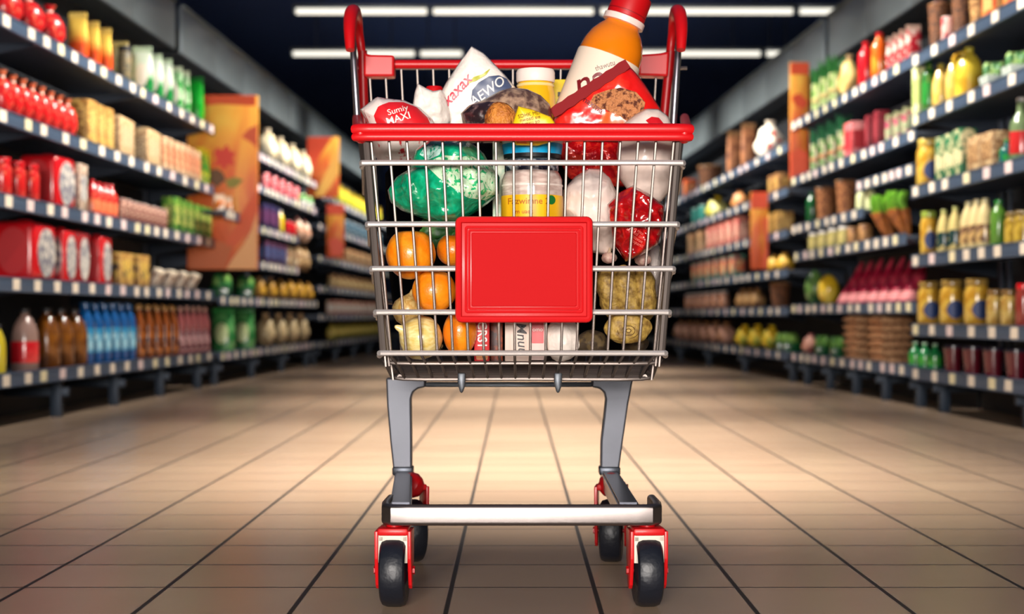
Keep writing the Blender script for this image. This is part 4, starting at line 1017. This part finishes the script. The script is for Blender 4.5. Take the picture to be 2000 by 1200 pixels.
LONG = []
ORDW = ['first', 'second', 'third', 'fourth', 'fifth', 'sixth', 'seventh', 'eighth', 'ninth', 'tenth', 'eleventh', 'twelfth', 'thirteenth', 'fourteenth']
def row(side, zc, fn, pa, pb, n, wpx, hpx, desc, where, cat, args=(), d=.03, dpr=1.0, dep=None, out=0.0, **kw):
    """n goods standing on the shelf at zc; desc says what one looks like, where says where its row is"""
    pm = (pa + pb) / 2; s = F / (D0 + t_at(side, pm, .1 + d)); w = wpx / s; h = hpx / s
    dp = dep or w * dpr
    dd = d - out + w / 2
    ta, tb = t_at(side, pa, dd), t_at(side, pb, dd)
    if n > 1: dp = min(dp, abs(tb - ta) / (n - 1) * .94)
    if fn in (p_bottle, p_jar, p_jug, p_can, p_netbag, p_cup, p_leek) and n > 1: w = min(w, abs(tb - ta) / (n - 1) * .97)
    proto = fn(w, dp, h, *args, **kw); index_kids(proto)
    for i in range(n):
        o = proto if i == 0 else copy_tree(proto)
        t = ta + (tb - ta) * (i / (n - 1) if n > 1 else 0)
        o.location = pt(side, t, dd, zc + .0245); o.rotation_euler = (0, 0, rotz(side) + rnd.uniform(-.06, .06))
        f_ = rnd.uniform(.965, 1.0); o.scale = (1, 1, f_)
        if n == 1: o['label'] = f'{desc}, {where}'
        else:
            o['label'] = f'{desc}, {ORDW[i]} from near end, {where}' if i else f'{desc}, nearest in row, {where}'
        LONG.append((len(o['label'].split()), o['label'])) if len(o['label'].split()) > 16 else None
        o['category'] = cat
        if n > 1: o['group'] = f'{desc} row {where}'[:110]
def c_(*a, **k): return mat(*a, **k)
def gl(col, col2=None, **k): return mat(col, .25, coat=.5, col2=col2, scale=k.pop('scale', 18), **k)     # shiny packaging
def pp(col, col2=None, **k): return mat(col, .5, col2=col2, scale=k.pop('scale', 22), **k)               # paper, board
RED = gl((200, 18, 28)); REDN = gl((206, 26, 30), (240, 120, 90), scale=40, lo=.55, hi=.68); WHT = pp((244, 234, 220)); SIL = pp((206, 200, 190), (120, 120, 130), scale=30)
GRN = gl((20, 130, 44)); DGRN = gl((12, 84, 40)); GOLD = pp((200, 160, 84), (150, 104, 44), scale=26); BEI = pp((206, 176, 132), (160, 124, 86), scale=30); BLK = pp((30, 30, 34)); CAPW = pp((236, 232, 226))
BLU = gl((16, 96, 160)); CYN = gl((90, 190, 220)); AMB = gl((150, 84, 16)); BRN = gl((110, 50, 14)); YEL = gl((238, 204, 40)); NAV = pp((40, 60, 110)); PNK = pp((214, 150, 150), (140, 40, 50), scale=34)
TAN = pp((176, 128, 76), (110, 70, 40), scale=40); WICK = mat((128, 78, 42), .7, col2=(70, 40, 22), scale=60, bump=.7, bscale=90); PALE = gl((220, 224, 170)); JARY = gl((216, 178, 74), (190, 140, 40)); MAR = gl((96, 12, 26)); PUR = gl((150, 20, 60))

# ---------------------------------------------------------------- left wall, nearest bay
z = LV['LA']
row('L', z[0], p_netbag, 12, 97, 3, 62, 92, 'big round red net bag', 'on the top left shelf', 'bag', (REDN, RED, WHT), name='onion_net')
row('L', z[0], p_pouch, 152, 200, 3, 40, 96, 'orange red pouch with flame yellow top', 'on the top left shelf', 'pouch', (gl((226, 78, 24), grad=(.1, .2, (250, 206, 90))), gl((250, 214, 110)), None), name='snack_pouch', spiky=1, dpr=.6)
row('L', z[0], p_pouch, 234, 234, 1, 36, 104, 'pale yellow pouch', 'on the top left shelf behind the oval patterned pack', 'pouch', (gl((246, 214, 110), (252, 236, 180)), gl((250, 226, 140)), None), name='snack_pouch', dpr=.5, d=.16)
row('L', z[0], p_jar, 243, 243, 1, 27, 76, 'dark oval patterned pack', 'before the green white bags on the top left shelf', 'pack', (pp((150, 130, 90), (60, 66, 60), scale=50), BLK, None), name='patterned_tin')
row('L', z[0], p_pouch, 278, 318, 3, 42, 98, 'green and white spiky topped bag', 'on the top left shelf', 'bag', (gl((12, 122, 52), grad=(.1, .22, (226, 240, 220))), gl((210, 236, 200)), WHT), name='salad_bag', spiky=1, dpr=.6)
row('L', z[0], p_pouch, 342, 356, 2, 32, 92, 'pale green bag with white label', 'on the top left shelf', 'bag', (gl((40, 150, 60), (190, 226, 180), scale=20), gl((220, 236, 200)), WHT), name='salad_bag', spiky=1, dpr=.6)
row('L', z[0], p_pouch, 379, 386, 1, 38, 92, 'plain bright green bag', 'at the far end of the top left shelf', 'bag', (gl((10, 160, 36)), GRN, None), name='salad_bag', dpr=.8)
row('L', z[1], p_netbag, 5, 132, 8, 40, 86, 'red netted bag with pale streaks', 'on the second left shelf', 'bag', (REDN, gl((226, 120, 80)), WHT), name='tomato_net')
row('L', z[1], p_carton, 164, 198, 3, 34, 86, 'tall golden brown carton', 'on the second left shelf', 'carton', (GOLD, pp((226, 190, 110), (140, 90, 40), scale=60), TAN), name='tea_carton', dep=.16)
row('L', z[1], p_carton, 228, 282, 2, 40, 74, 'wide beige printed carton', 'on the second left shelf', 'carton', (BEI, pp((216, 190, 150), (150, 120, 90), scale=70), TAN), name='rice_carton', dep=.4)
row('L', z[1], p_carton, 312, 378, 7, 22, 66, 'small pinkish beige carton', 'on the second left shelf', 'carton', (pp((222, 190, 150), (190, 130, 100), scale=36), pp((226, 140, 100)), BEI), name='soup_carton', dep=.09)
row('L', z[1], p_pouch, 392, 400, 2, 18, 74, 'slim yellow green pouch', 'end of second left shelf', 'pouch', (gl((214, 206, 50), (60, 130, 40), scale=16), YEL, None), name='tea_pouch', dpr=.6)
row('L', z[2], p_jar, 5, 60, 3, 34, 78, 'round red jar with pale streaks', 'on the third left shelf', 'jar', (REDN, RED, None), name='sauce_jar')
row('L', z[2], p_pack, 92, 92, 1, 80, 108, 'large red pack with silver oval label', 'in the middle of the third left shelf', 'pack', (RED, pp((190, 30, 36)), SIL), dep=.3)
row('L', z[2], p_carton, 150, 150, 1, 26, 94, 'narrow grey brown carton', 'right beside the large red pack on the third left shelf', 'carton', (pp((150, 120, 100), (210, 190, 170), scale=40), SIL, TAN), dep=.16)
row('L', z[2], p_bottle, 180, 216, 4, 28, 70, 'short red bottle with glossy streaks', 'on the third left shelf', 'bottle', (REDN, RED, gl((236, 120, 80)), 'jug'), name='sauce_bottle')
row('L', z[2], p_can, 236, 318, 9, 18, 44, 'small brown red can', 'on the third left shelf', 'can', (pp((120, 50, 44), (200, 160, 140), scale=46), SIL, None))
row('L', z[2], p_carton, 334, 398, 6, 24, 66, 'green carton with yellow print', 'on the third left shelf', 'carton', (pp((30, 110, 34), (120, 160, 50), scale=30), pp((214, 206, 110), (40, 110, 30), scale=60), DGRN), name='juice_carton', dep=.13)
row('L', z[3], p_pack, 48, 48, 1, 88, 122, 'large red drink pack with silver label', 'at the near end of the fourth left shelf', 'pack', (RED, pp((190, 30, 36)), SIL), dep=.34)
row('L', z[3], p_pack, 118, 118, 1, 42, 106, 'rounded red drink pack', 'second on the fourth left shelf', 'pack', (RED, SIL, SIL), dep=.24)
row('L', z[3], p_pack, 150, 150, 1, 30, 104, 'slim silver fronted red pack', 'third on the fourth left shelf', 'pack', (gl((150, 30, 34)), SIL, SIL), dep=.2)
row('L', z[3], p_pack, 188, 188, 1, 42, 98, 'red drink pack', 'just before the golden cartons on the fourth left shelf', 'pack', (RED, pp((190, 30, 36)), SIL), dep=.26)
row('L', z[3], p_carton, 230, 264, 2, 38, 66, 'golden carton with dark round mark', 'on the fourth left shelf', 'carton', (GOLD, pp((214, 176, 80), (70, 60, 50), scale=24), TAN), name='coffee_carton', dep=.28)
row('L', z[3], p_slant, 304, 374, 4, 30, 38, 'white tilted carton', 'on the fourth left shelf', 'carton', (pp((236, 220, 196)), pp((150, 110, 90), (230, 210, 190), scale=40)), dep=.16)
row('L', z[4], p_bottle, -2, -2, 1, 26, 98, 'yellow bottle cut by the photo edge', 'on the bottom left shelf', 'bottle', (gl((200, 180, 40)), BLK, None, 'jug'))
row('L', z[4], p_bottle, 49, 49, 1, 52, 124, 'clear bottle with red label and dark cap', 'on the bottom left shelf', 'bottle', (gl((150, 120, 110)), BLK, gl((206, 24, 36), (230, 60, 60), scale=10), 'jug'))
row('L', z[4], p_bottle, 92, 146, 3, 50, 116, 'big amber jug with black cap', 'on the bottom left shelf', 'bottle', (gl((140, 82, 20), (100, 54, 12), scale=8), BLK, None, 'jug'), name='oil_bottle')
row('L', z[4], p_bottle, 168, 252, 6, 26, 116, 'blue water bottle', 'in the front file on the bottom left shelf', 'bottle', (gl((14, 84, 150)), BLU, gl((40, 140, 190), (160, 214, 230), scale=20), 'tall'), name='water_bottle')
row('L', z[4], p_bottle, 162, 246, 6, 26, 114, 'blue water bottle', 'in the back file on the bottom left shelf', 'bottle', (gl((14, 84, 150)), BLU, gl((40, 140, 190), (160, 214, 230), scale=20), 'tall'), name='water_bottle', d=.16)
row('L', z[4], p_bottle, 272, 338, 5, 21, 102, 'brown amber bottle', 'on the bottom left shelf', 'bottle', (gl((140, 70, 20)), gl((214, 160, 90)), gl((180, 100, 40), (90, 40, 20), scale=26), 'soda'), name='beer_bottle')
row('L', z[4], p_bottle, 268, 332, 5, 21, 100, 'brown amber bottle', 'in the file behind on the bottom left shelf', 'bottle', (gl((140, 70, 20)), gl((214, 160, 90)), gl((180, 100, 40), (90, 40, 20), scale=26), 'soda'), name='beer_bottle', d=.16)
row('L', z[4], p_bottle, 352, 400, 5, 19, 92, 'dusky pink dark labelled bottle', 'bottom left shelf', 'bottle', (gl((160, 84, 84)), gl((226, 170, 150)), gl((110, 50, 60), (214, 160, 160), scale=26), 'soda'), name='sauce_bottle')
row('L', 1.33, p_pouch, 428, 442, 2, 22, 34, 'small orange white pouch', 'on the stub before the orange banner', 'pouch', (gl((236, 130, 60), (250, 226, 200), scale=20), gl((250, 220, 190)), None), dpr=.7, d=-.16)
# ---------------------------------------------------------------- left wall, bay behind the banner
z = LV['LB']
row('L', z[5], p_pouch, 436, 476, 2, 44, 84, 'large pale striped green pack', 'below the large orange banner', 'pack', (gl((40, 124, 60), (90, 160, 90), scale=12), GRN, gl((206, 220, 160))), name='vegetable_bag', dpr=.8)
row('L', z[5], p_sack, 518, 586, 4, 38, 62, 'plump beige sack', 'on the bottom left shelf beyond the green packs', 'sack', (pp((206, 184, 140), (170, 140, 100), scale=20, bump=.3), BEI, None), name='flour_sack')
row('L', z[4], p_salad, 432, 478, 2, 36, 52, 'leafy green pack', 'just under the large orange banner', 'greens', (DGRN, pp((40, 120, 60), (120, 170, 80), scale=14)), name='salad_tray')
row('L', z[4], p_sack, 504, 600, 6, 28, 42, 'golden yellow sack', 'on the fifth shelf beyond the large orange banner', 'sack', (pp((206, 156, 40), (170, 120, 40), scale=18), GOLD, None), name='potato_sack')
row('L', z[3], p_carton, 514, 548, 4, 18, 44, 'dark blue carton', 'on the fourth shelf beyond the large orange banner', 'carton', (pp((40, 40, 80), (100, 40, 60), scale=26), pp((70, 90, 140)), NAV), dep=.16)
row('L', z[3], p_pouch, 558, 574, 2, 20, 42, 'cream coloured pouch', 'beside the dark blue cartons at left', 'pouch', (gl((214, 190, 150), (160, 120, 90)), BEI, None), dpr=.7)
row('L', z[2], p_carton, 512, 536, 3, 18, 50, 'purple blue carton', 'on the third shelf beyond the large orange banner', 'carton', (pp((60, 30, 70), (30, 40, 90), scale=26), pp((120, 60, 110)), NAV), dep=.16)
row('L', z[2], p_bottle, 546, 552, 1, 16, 46, 'yellow bottle', 'beside the purple cartons beyond the large orange banner', 'bottle', (YEL, CAPW, None, 'tall'))
row('L', z[2], p_can, 560, 570, 2, 16, 30, 'red can', 'on the third shelf beyond the large orange banner', 'can', (RED, SIL, None))
row('L', z[1], p_can, 516, 574, 5, 20, 34, 'pink red tub', 'on the second shelf beyond the large orange banner', 'tub', (gl((190, 50, 70), (236, 150, 150), scale=26), PUR, None), name='yoghurt_tub')
row('L', z[1], p_salad, 586, 598, 2, 24, 28, 'green leafy tray', 'on the second shelf below the smaller left banner', 'greens', (CAPW, pp((50, 140, 50), (200, 220, 160), scale=16)), name='salad_tray')
row('L', z[2], p_sack, 580, 594, 2, 26, 44, 'pinkish sack', 'left of the narrow orange red banner', 'sack', (pp((206, 150, 120), (226, 200, 180), scale=14), PNK, None), name='produce_sack')
row('L', z[3], p_sack, 582, 594, 2, 24, 46, 'tan sack', 'below the pinkish sacks at left', 'sack', (pp((196, 160, 110), (140, 110, 80), scale=20), TAN, None), name='produce_sack')
row('L', z[0], p_sack, 521, 590, 4, 40, 66, 'white garlic coloured sack', 'between the two orange banners', 'sack', (pp((236, 222, 190), (200, 180, 140), scale=9, bump=.4), pp((240, 226, 200)), None), name='garlic_sack')
# ---------------------------------------------------------------- left wall, far bay
z = LV['LC']
for i, (fn, w, h, col, desc, nm, cat, ag) in enumerate((
        (p_pouch, 17, 36, None, 'lime green pouch', 'snack_pouch', 'pouch', (gl((170, 190, 50), (226, 190, 60), scale=12), YEL, None)),
        (p_can, 17, 30, None, 'pale blue tub', 'food_tub', 'tub', (gl((120, 140, 150), (60, 90, 110), scale=20), SIL, None)),
        (p_carton, 17, 28, None, 'rusty brown carton', 'food_carton', 'carton', (pp((180, 100, 60), (220, 180, 130), scale=20), BEI, TAN)),
        (p_jar, 16, 26, None, 'beige lidded jar', 'food_jar', 'jar', (gl((196, 170, 120), (150, 110, 70)), TAN, None)),
        (p_carton, 17, 26, None, 'cream and pink carton', 'food_carton', 'carton', (pp((222, 190, 160), (190, 110, 90), scale=20), WHT, BEI)),
        (p_sack, 20, 32, None, 'yellow tan sack', 'produce_sack', 'sack', (pp((206, 180, 90), (160, 150, 60), scale=12), GOLD, None)))):
    row('L', z[i], fn, 648, 736, 9, w, h, desc, f'{"bottom" if i == 5 else ORD[i]} shelf, farthest left bay', cat, ag, name=nm)
# ---------------------------------------------------------------- right wall, nearest bay
z = LV['RA']; O = .05
row('R', z[0], p_basket, 1836, 1882, 2, 46, 100, 'dark brown wicker basket', 'on the top right shelf', 'basket', (WICK, TAN, PNK), out=O)
row('R', z[0], p_can, 1852, 1858, 1, 26, 50, 'red and white tin', 'in front of the dark baskets on the top right shelf', 'tin', (pp((226, 180, 170), (190, 60, 60), scale=20), SIL, None), out=O, d=.005, name='food_tin')
row('R', z[0], p_basket, 1914, 1914, 1, 40, 60, 'pale tan basket', 'beside the dark baskets on the top right shelf', 'basket', (pp((206, 160, 100), (150, 104, 60), scale=50), TAN, BEI), out=O)
row('R', z[0], p_carton, 1948, 1990, 2, 38, 66, 'orange red carton', 'at the near end of the top right shelf', 'carton', (pp((214, 76, 30), (236, 140, 60), scale=20), pp((240, 180, 110)), RED), out=O, dep=.2)
row('R', z[1], p_carton, 1797, 1797, 1, 20, 98, 'tall pale green drink carton', 'at the far end of the second right shelf', 'carton', (pp((196, 206, 130), (226, 226, 170), scale=12), pp((160, 180, 100)), PALE), out=O, dep=.1, name='drink_carton')
row('R', z[1], p_bottle, 1814, 1814, 1, 26, 104, 'dark green bottle', 'between the tall carton and the golden bottles on the second right shelf', 'bottle', (gl((30, 100, 40), (110, 140, 60), scale=20), DGRN, gl((40, 130, 50)), 'tall'), out=O)
row('R', z[1], p_bottle, 1838, 1864, 2, 34, 92, 'plump golden bottle', 'on the second right shelf', 'bottle', (gl((214, 176, 84), (230, 196, 110)), gl((160, 150, 40)), None, 'squeeze'), out=O, name='oil_bottle')
row('R', z[1], p_jug, 1892, 1892, 1, 54, 104, 'big golden yellow jug with handle', 'on the second right shelf', 'jug', (gl((214, 188, 60), (196, 150, 40), scale=8), gl((180, 170, 50)), None), out=O)
row('R', z[1], p_salad, 1945, 1990, 2, 52, 62, 'green salad in clear tray', 'on the second right shelf', 'salad', (pp((190, 200, 190)), pp((60, 120, 60), (160, 190, 110), scale=20)), out=O)
row('R', z[2], p_jar, 1814, 1814, 1, 46, 96, 'golden bottle with round blue label', 'at the far end of the third right shelf', 'bottle', (JARY, gl((196, 170, 80)), NAV), out=O, name='honey_bottle')
row('R', z[2], p_carton, 1848, 1884, 3, 30, 90, 'green and cream carton', 'on the third right shelf', 'carton', (pp((206, 196, 150), (40, 110, 70), scale=12, lo=.48, hi=.52), pp((230, 220, 170), (30, 100, 60), scale=30), GRN), out=O, dep=.14, name='drink_carton')
row('R', z[2], p_carton, 1920, 1946, 2, 40, 72, 'beige carton with brown stripes', 'on the third right shelf', 'carton', (BEI, pp((200, 160, 110), (120, 80, 50), scale=60), TAN), out=O, dep=.2)
row('R', z[2], p_bottle, 1967, 1967, 1, 30, 50, 'small teal cone bottle', 'beside the beige cartons on the third right shelf', 'bottle', (gl((20, 90, 90), (40, 140, 60)), GRN, None, 'wine'), out=O, d=.01)
row('R', z[2], p_bottle, 1994, 1994, 1, 42, 128, 'tall green bottle with red label', 'at the near end of the third right shelf', 'bottle', (gl((110, 130, 90)), SIL, gl((190, 40, 40)), 'wine'), out=O)
row('R', z[3], p_jar, 1814, 1814, 1, 32, 86, 'yellow squeeze bottle with blue oval label', 'at the far end of the fourth right shelf', 'bottle', (JARY, gl((150, 170, 70)), NAV), out=O, name='mustard_bottle')
row('R', z[3], p_bottle, 1844, 1866, 2, 27, 88, 'pale yellow bottle with dark green label', 'on the fourth right shelf', 'bottle', (gl((220, 200, 130)), gl((180, 180, 110)), gl((24, 60, 60), (220, 200, 120), scale=16, lo=.55, hi=.6), 'squeeze'), out=O, name='dressing_bottle')
row('R', z[3], p_bottle, 1892, 1924, 3, 34, 98, 'cream bottle with tan label', 'on the fourth right shelf', 'bottle', (gl((226, 206, 150)), gl((190, 180, 130)), gl((206, 170, 110), (120, 90, 70), scale=26), 'squeeze'), out=O, name='dressing_bottle')
row('R', z[3], p_bottle, 1950, 1950, 1, 30, 92, 'plain green bottle', 'on the fourth right shelf', 'bottle', (gl((90, 140, 50)), GRN, None, 'tall'), out=O)
row('R', z[3], p_jar, 1982, 2000, 2, 40, 66, 'golden olive jar', 'at the near end of the fourth right shelf', 'jar', (gl((190, 160, 60), (150, 120, 40), scale=26), gl((120, 100, 60)), None), out=O, name='olive_jar')
row('R', z[4], p_jar, 1815, 1908, 3, 46, 88, 'large gold jar with blue oval label', 'on the fifth right shelf', 'jar', (JARY, gl((150, 120, 60)), NAV), out=O, name='sauce_jar')
row('R', z[4], p_jar, 1944, 1972, 2, 34, 72, 'shorter gold jar', 'beside the blue labelled jars', 'jar', (gl((196, 166, 90), (170, 130, 60), scale=20), gl((120, 90, 50)), None), out=O, name='sauce_jar')
row('R', z[4], p_jar, 1999, 1999, 1, 30, 86, 'red brown jar cut by the photo edge', 'on the fifth right shelf', 'jar', (gl((140, 50, 40)), RED, None), out=O, name='sauce_jar')
row('R', z[5], p_cup, 1862, 1984, 4, 40, 56, 'dark red cup with dark lid', 'on the bottom right shelf', 'cup', (gl((90, 14, 30)), gl((40, 34, 50))), out=O)
# ---------------------------------------------------------------- right wall, middle bay
z = LV['RB']
row('R', z[0], p_leek, 1600, 1634, 3, 34, 104, 'pale green leek bunch', 'right of the tall orange banner', 'leeks', (pp((214, 222, 160), (150, 190, 100), scale=14), pp((40, 120, 50)), pp((200, 180, 110))))
row('R', z[0], p_sack, 1660, 1660, 1, 44, 88, 'tall pale yellow sack', 'between the leeks and the red bottles on the top right shelf', 'sack', (pp((238, 206, 130), (226, 180, 100), scale=6), BEI, None), name='produce_sack')
row('R', z[0], p_bottle, 1692, 1692, 1, 32, 92, 'red bottle', 'left of the orange bottle on the top right shelf', 'bottle', (gl((214, 20, 34)), RED, None, 'tall'))
row('R', z[0], p_bottle, 1718, 1718, 1, 32, 96, 'bright orange bottle', 'right of the red bottle on the top right shelf', 'bottle', (gl((240, 100, 20), (250, 150, 50), scale=8), RED, None, 'tall'))
row('R', z[0], p_pouch, 1746, 1784, 4, 32, 74, 'red and white packet', 'beyond the dark baskets, top right', 'packet', (gl((196, 36, 50), (240, 210, 196), scale=16), gl((230, 190, 170)), None), dpr=.6, spiky=1)
row('R', z[1], p_leek, 1594, 1648, 4, 26, 96, 'slim green white stalk bunch', 'second shelf, beside tall banner', 'leeks', (pp((210, 206, 170), (90, 150, 70), scale=16), pp((24, 100, 60)), pp((190, 130, 90))), name='asparagus_bunch')
row('R', z[1], p_carton, 1674, 1674, 1, 38, 70, 'pink red carton', 'left of the maroon cartons on the second right shelf', 'carton', (pp((206, 76, 80), (226, 140, 140), scale=18), pp((190, 40, 50)), PNK), dep=.2)
row('R', z[1], p_carton, 1704, 1722, 2, 24, 70, 'maroon carton', 'on the second right shelf', 'carton', (pp((120, 20, 34)), pp((150, 50, 60)), MAR), dep=.1)
row('R', z[1], p_pouch, 1742, 1776, 3, 26, 58, 'small green and pink pouch', 'right of the maroon cartons', 'pouch', (gl((170, 180, 140), (190, 90, 110), scale=20), PALE, None), dpr=.7)
row('R', z[2], p_bottle, 1586, 1586, 1, 22, 62, 'dark green bottle', 'left of the brown baskets on the third right shelf', 'bottle', (DGRN, DGRN, None, 'tall'))
row('R', z[2], p_basket, 1614, 1654, 2, 42, 72, 'reddish brown square weave basket', 'on the third right shelf', 'basket', (mat((170, 110, 64), .7, col2=(110, 60, 30), scale=40, bump=.5), TAN, TAN))
row('R', z[2], p_bottle, 1682, 1700, 2, 20, 44, 'pale green bottle', 'beside the brown baskets on the third right shelf', 'bottle', (PALE, GRN, None, 'tall'))
row('R', z[3], p_jar, 1592, 1650, 4, 26, 38, 'pale lidded jar', 'on the fourth right shelf', 'jar', (gl((206, 190, 120), (170, 160, 90)), CAPW, None), out=.06)
row('R', z[3], p_can, 1668, 1690, 2, 26, 36, 'tan tin', 'left of the carrots on the fourth right shelf', 'tin', (TAN, GOLD, None), out=.06, name='food_tin')
row('R', z[3], p_carrot, 1730, 1762, 2, 54, 90, 'carrot bunch with bright green tops', 'on the fourth right shelf', 'carrots', (pp((196, 116, 50), (160, 90, 40), scale=20), pp((120, 190, 30))), out=.06)
row('R', z[4], p_melon, 1592, 1592, 1, 40, 68, 'striped green melon', 'left of the yellow melon on the right wall', 'melon', (gl((100, 140, 70), (50, 90, 40), scale=10), GRN))
row('R', z[4], p_melon, 1618, 1618, 1, 40, 62, 'yellow melon', 'between the green melon and the red packets', 'melon', (gl((232, 190, 40), (240, 210, 90), scale=8), GRN))
row('R', z[4], p_point, 1652, 1774, 7, 44, 92, 'pointed crimson packet with pale band', 'on the fifth right shelf', 'packet', (gl((150, 20, 50), (190, 60, 80), scale=12), gl((236, 150, 150))))
row('R', z[5], p_sack, 1584, 1584, 1, 34, 40, 'pinkish onion bag', 'left of the lettuces on the bottom right shelf', 'bag', (pp((206, 150, 130), (160, 90, 80), scale=14), PNK, None), name='onion_bag')
row('R', z[5], p_salad, 1610, 1640, 2, 36, 46, 'green lettuce tray', 'on the bottom right shelf', 'lettuce', (DGRN, pp((90, 140, 50), (50, 100, 40), scale=14)), name='lettuce_tray')
row('R', z[5], p_trays, 1688, 1738, 2, 66, 92, 'tall stack of brown egg trays', 'on the bottom right shelf', 'egg trays', (pp((206, 156, 110), (170, 120, 80), scale=40), pp((214, 166, 124), (180, 128, 90), scale=30)), dep=.3)
row('R', z[5], p_bottle, 1788, 1826, 3, 26, 48, 'small bright green bottle', 'between egg trays and red cups', 'bottle', (gl((30, 130, 70)), gl((170, 200, 170)), gl((60, 160, 60)), 'wine'))
# ---------------------------------------------------------------- right wall, far bay
z = LV['RC']
row('R', z[0], p_sack, 1505, 1505, 1, 58, 82, 'white sack with red dots', 'on the top shelf left of the tall orange banner', 'sack', (pp((246, 232, 214)), WHT, gl((220, 50, 50))), name='printed_sack')
row('R', z[0], p_pouch, 1434, 1462, 2, 28, 88, 'tall brown paper bag', 'beside the white dotted sack', 'bag', (pp((170, 110, 70), (120, 70, 44), scale=12), TAN, None), dpr=.6, name='paper_bag')
row('R', z[0], p_basket, 1388, 1388, 1, 50, 50, 'tan wicker basket', 'at the far end of the top right shelf', 'basket', (WICK, TAN, BEI))
row('R', z[0], p_carton, 1348, 1348, 1, 22, 34, 'orange carton', 'farthest on the top right shelf beyond the tan basket', 'carton', (pp((226, 96, 40)), pp((240, 150, 90)), RED), dep=.2)
row('R', z[1], p_sack, 1402, 1402, 1, 46, 46, 'lime yellow sack', 'on the second shelf of the farthest right bay', 'sack', (pp((200, 190, 70), (226, 220, 140), scale=12), YEL, None), name='produce_sack')
row('R', z[1], p_can, 1362, 1376, 2, 22, 34, 'teal tin', 'left of the lime yellow sack', 'tin', (gl((60, 140, 130)), SIL, None), name='food_tin')
row('R', z[1], p_sack, 1446, 1446, 1, 34, 38, 'tan bread coloured sack', 'right of the lime yellow sack', 'sack', (pp((206, 140, 80), (160, 100, 60), scale=12), TAN, None), name='bread_sack')
row('R', z[1], p_carton, 1516, 1528, 2, 26, 40, 'brown carton', 'behind the lower end of the tall orange banner', 'carton', (TAN, GOLD, TAN), dep=.18)
row('R', z[2], p_carton, 1394, 1448, 5, 22, 52, 'red printed carton', 'on the third shelf of the farthest right bay', 'carton', (pp((190, 40, 60), (226, 150, 130), scale=14), pp((226, 170, 150)), PNK), dep=.22)
row('R', z[2], p_carton, 1358, 1376, 2, 24, 44, 'peach coloured carton', 'left of the red printed cartons', 'carton', (pp((214, 160, 110), (236, 190, 150), scale=14), BEI, TAN), dep=.2)
row('R', z[2], p_carton, 1516, 1530, 2, 34, 44, 'golden carton with green lid', 'right of the lower orange banner', 'carton', (GOLD, pp((180, 140, 70)), GRN), dep=.16)
row('R', z[3], p_carton, 1364, 1440, 6, 22, 42, 'multicoloured carton', 'on the fourth shelf of the farthest right bay', 'carton', (pp((190, 80, 80), (90, 150, 130), scale=9, lo=.47, hi=.53), pp((226, 190, 140), (220, 110, 60), scale=14), BLU), dep=.2)
row('R', z[3], p_sack, 1514, 1534, 2, 36, 36, 'yellow golden sack', 'right below the lower orange banner', 'sack', (pp((226, 180, 50), (206, 150, 40), scale=12), GOLD, None), name='produce_sack')
row('R', z[4], p_sack, 1452, 1480, 3, 30, 40, 'tan brown sack', 'on the fifth shelf of the farthest right bay', 'sack', (pp((170, 130, 80), (120, 80, 50), scale=14), TAN, None), name='potato_sack')
row('R', z[4], p_basket, 1524, 1524, 1, 38, 52, 'brown stacked basket', 'on the fifth right shelf left of the green melon', 'basket', (WICK, TAN, TAN))
row('R', z[4], p_jar, 1346, 1414, 6, 18, 34, 'pale pink jar', 'on the fifth shelf of the farthest right bay', 'jar', (gl((206, 150, 120), (160, 110, 90)), SIL, None))
row('R', z[5], p_sack, 1332, 1420, 6, 36, 42, 'brown pink sack', 'at the far end of the bottom right shelf', 'sack', (pp((160, 116, 90), (200, 150, 130), scale=12), TAN, None), name='onion_sack')
row('R', z[5], p_sack, 1456, 1508, 3, 40, 46, 'bright yellow sack', 'on the bottom right shelf of the farthest bay', 'sack', (pp((230, 190, 40), (160, 160, 50), scale=9), YEL, None), name='lemon_sack')
row('R', z[5], p_salad, 1532, 1546, 2, 34, 42, 'green cabbage tray', 'right of the bright yellow sacks', 'cabbage', (DGRN, pp((110, 150, 60), (60, 110, 50), scale=12)), name='cabbage_tray')
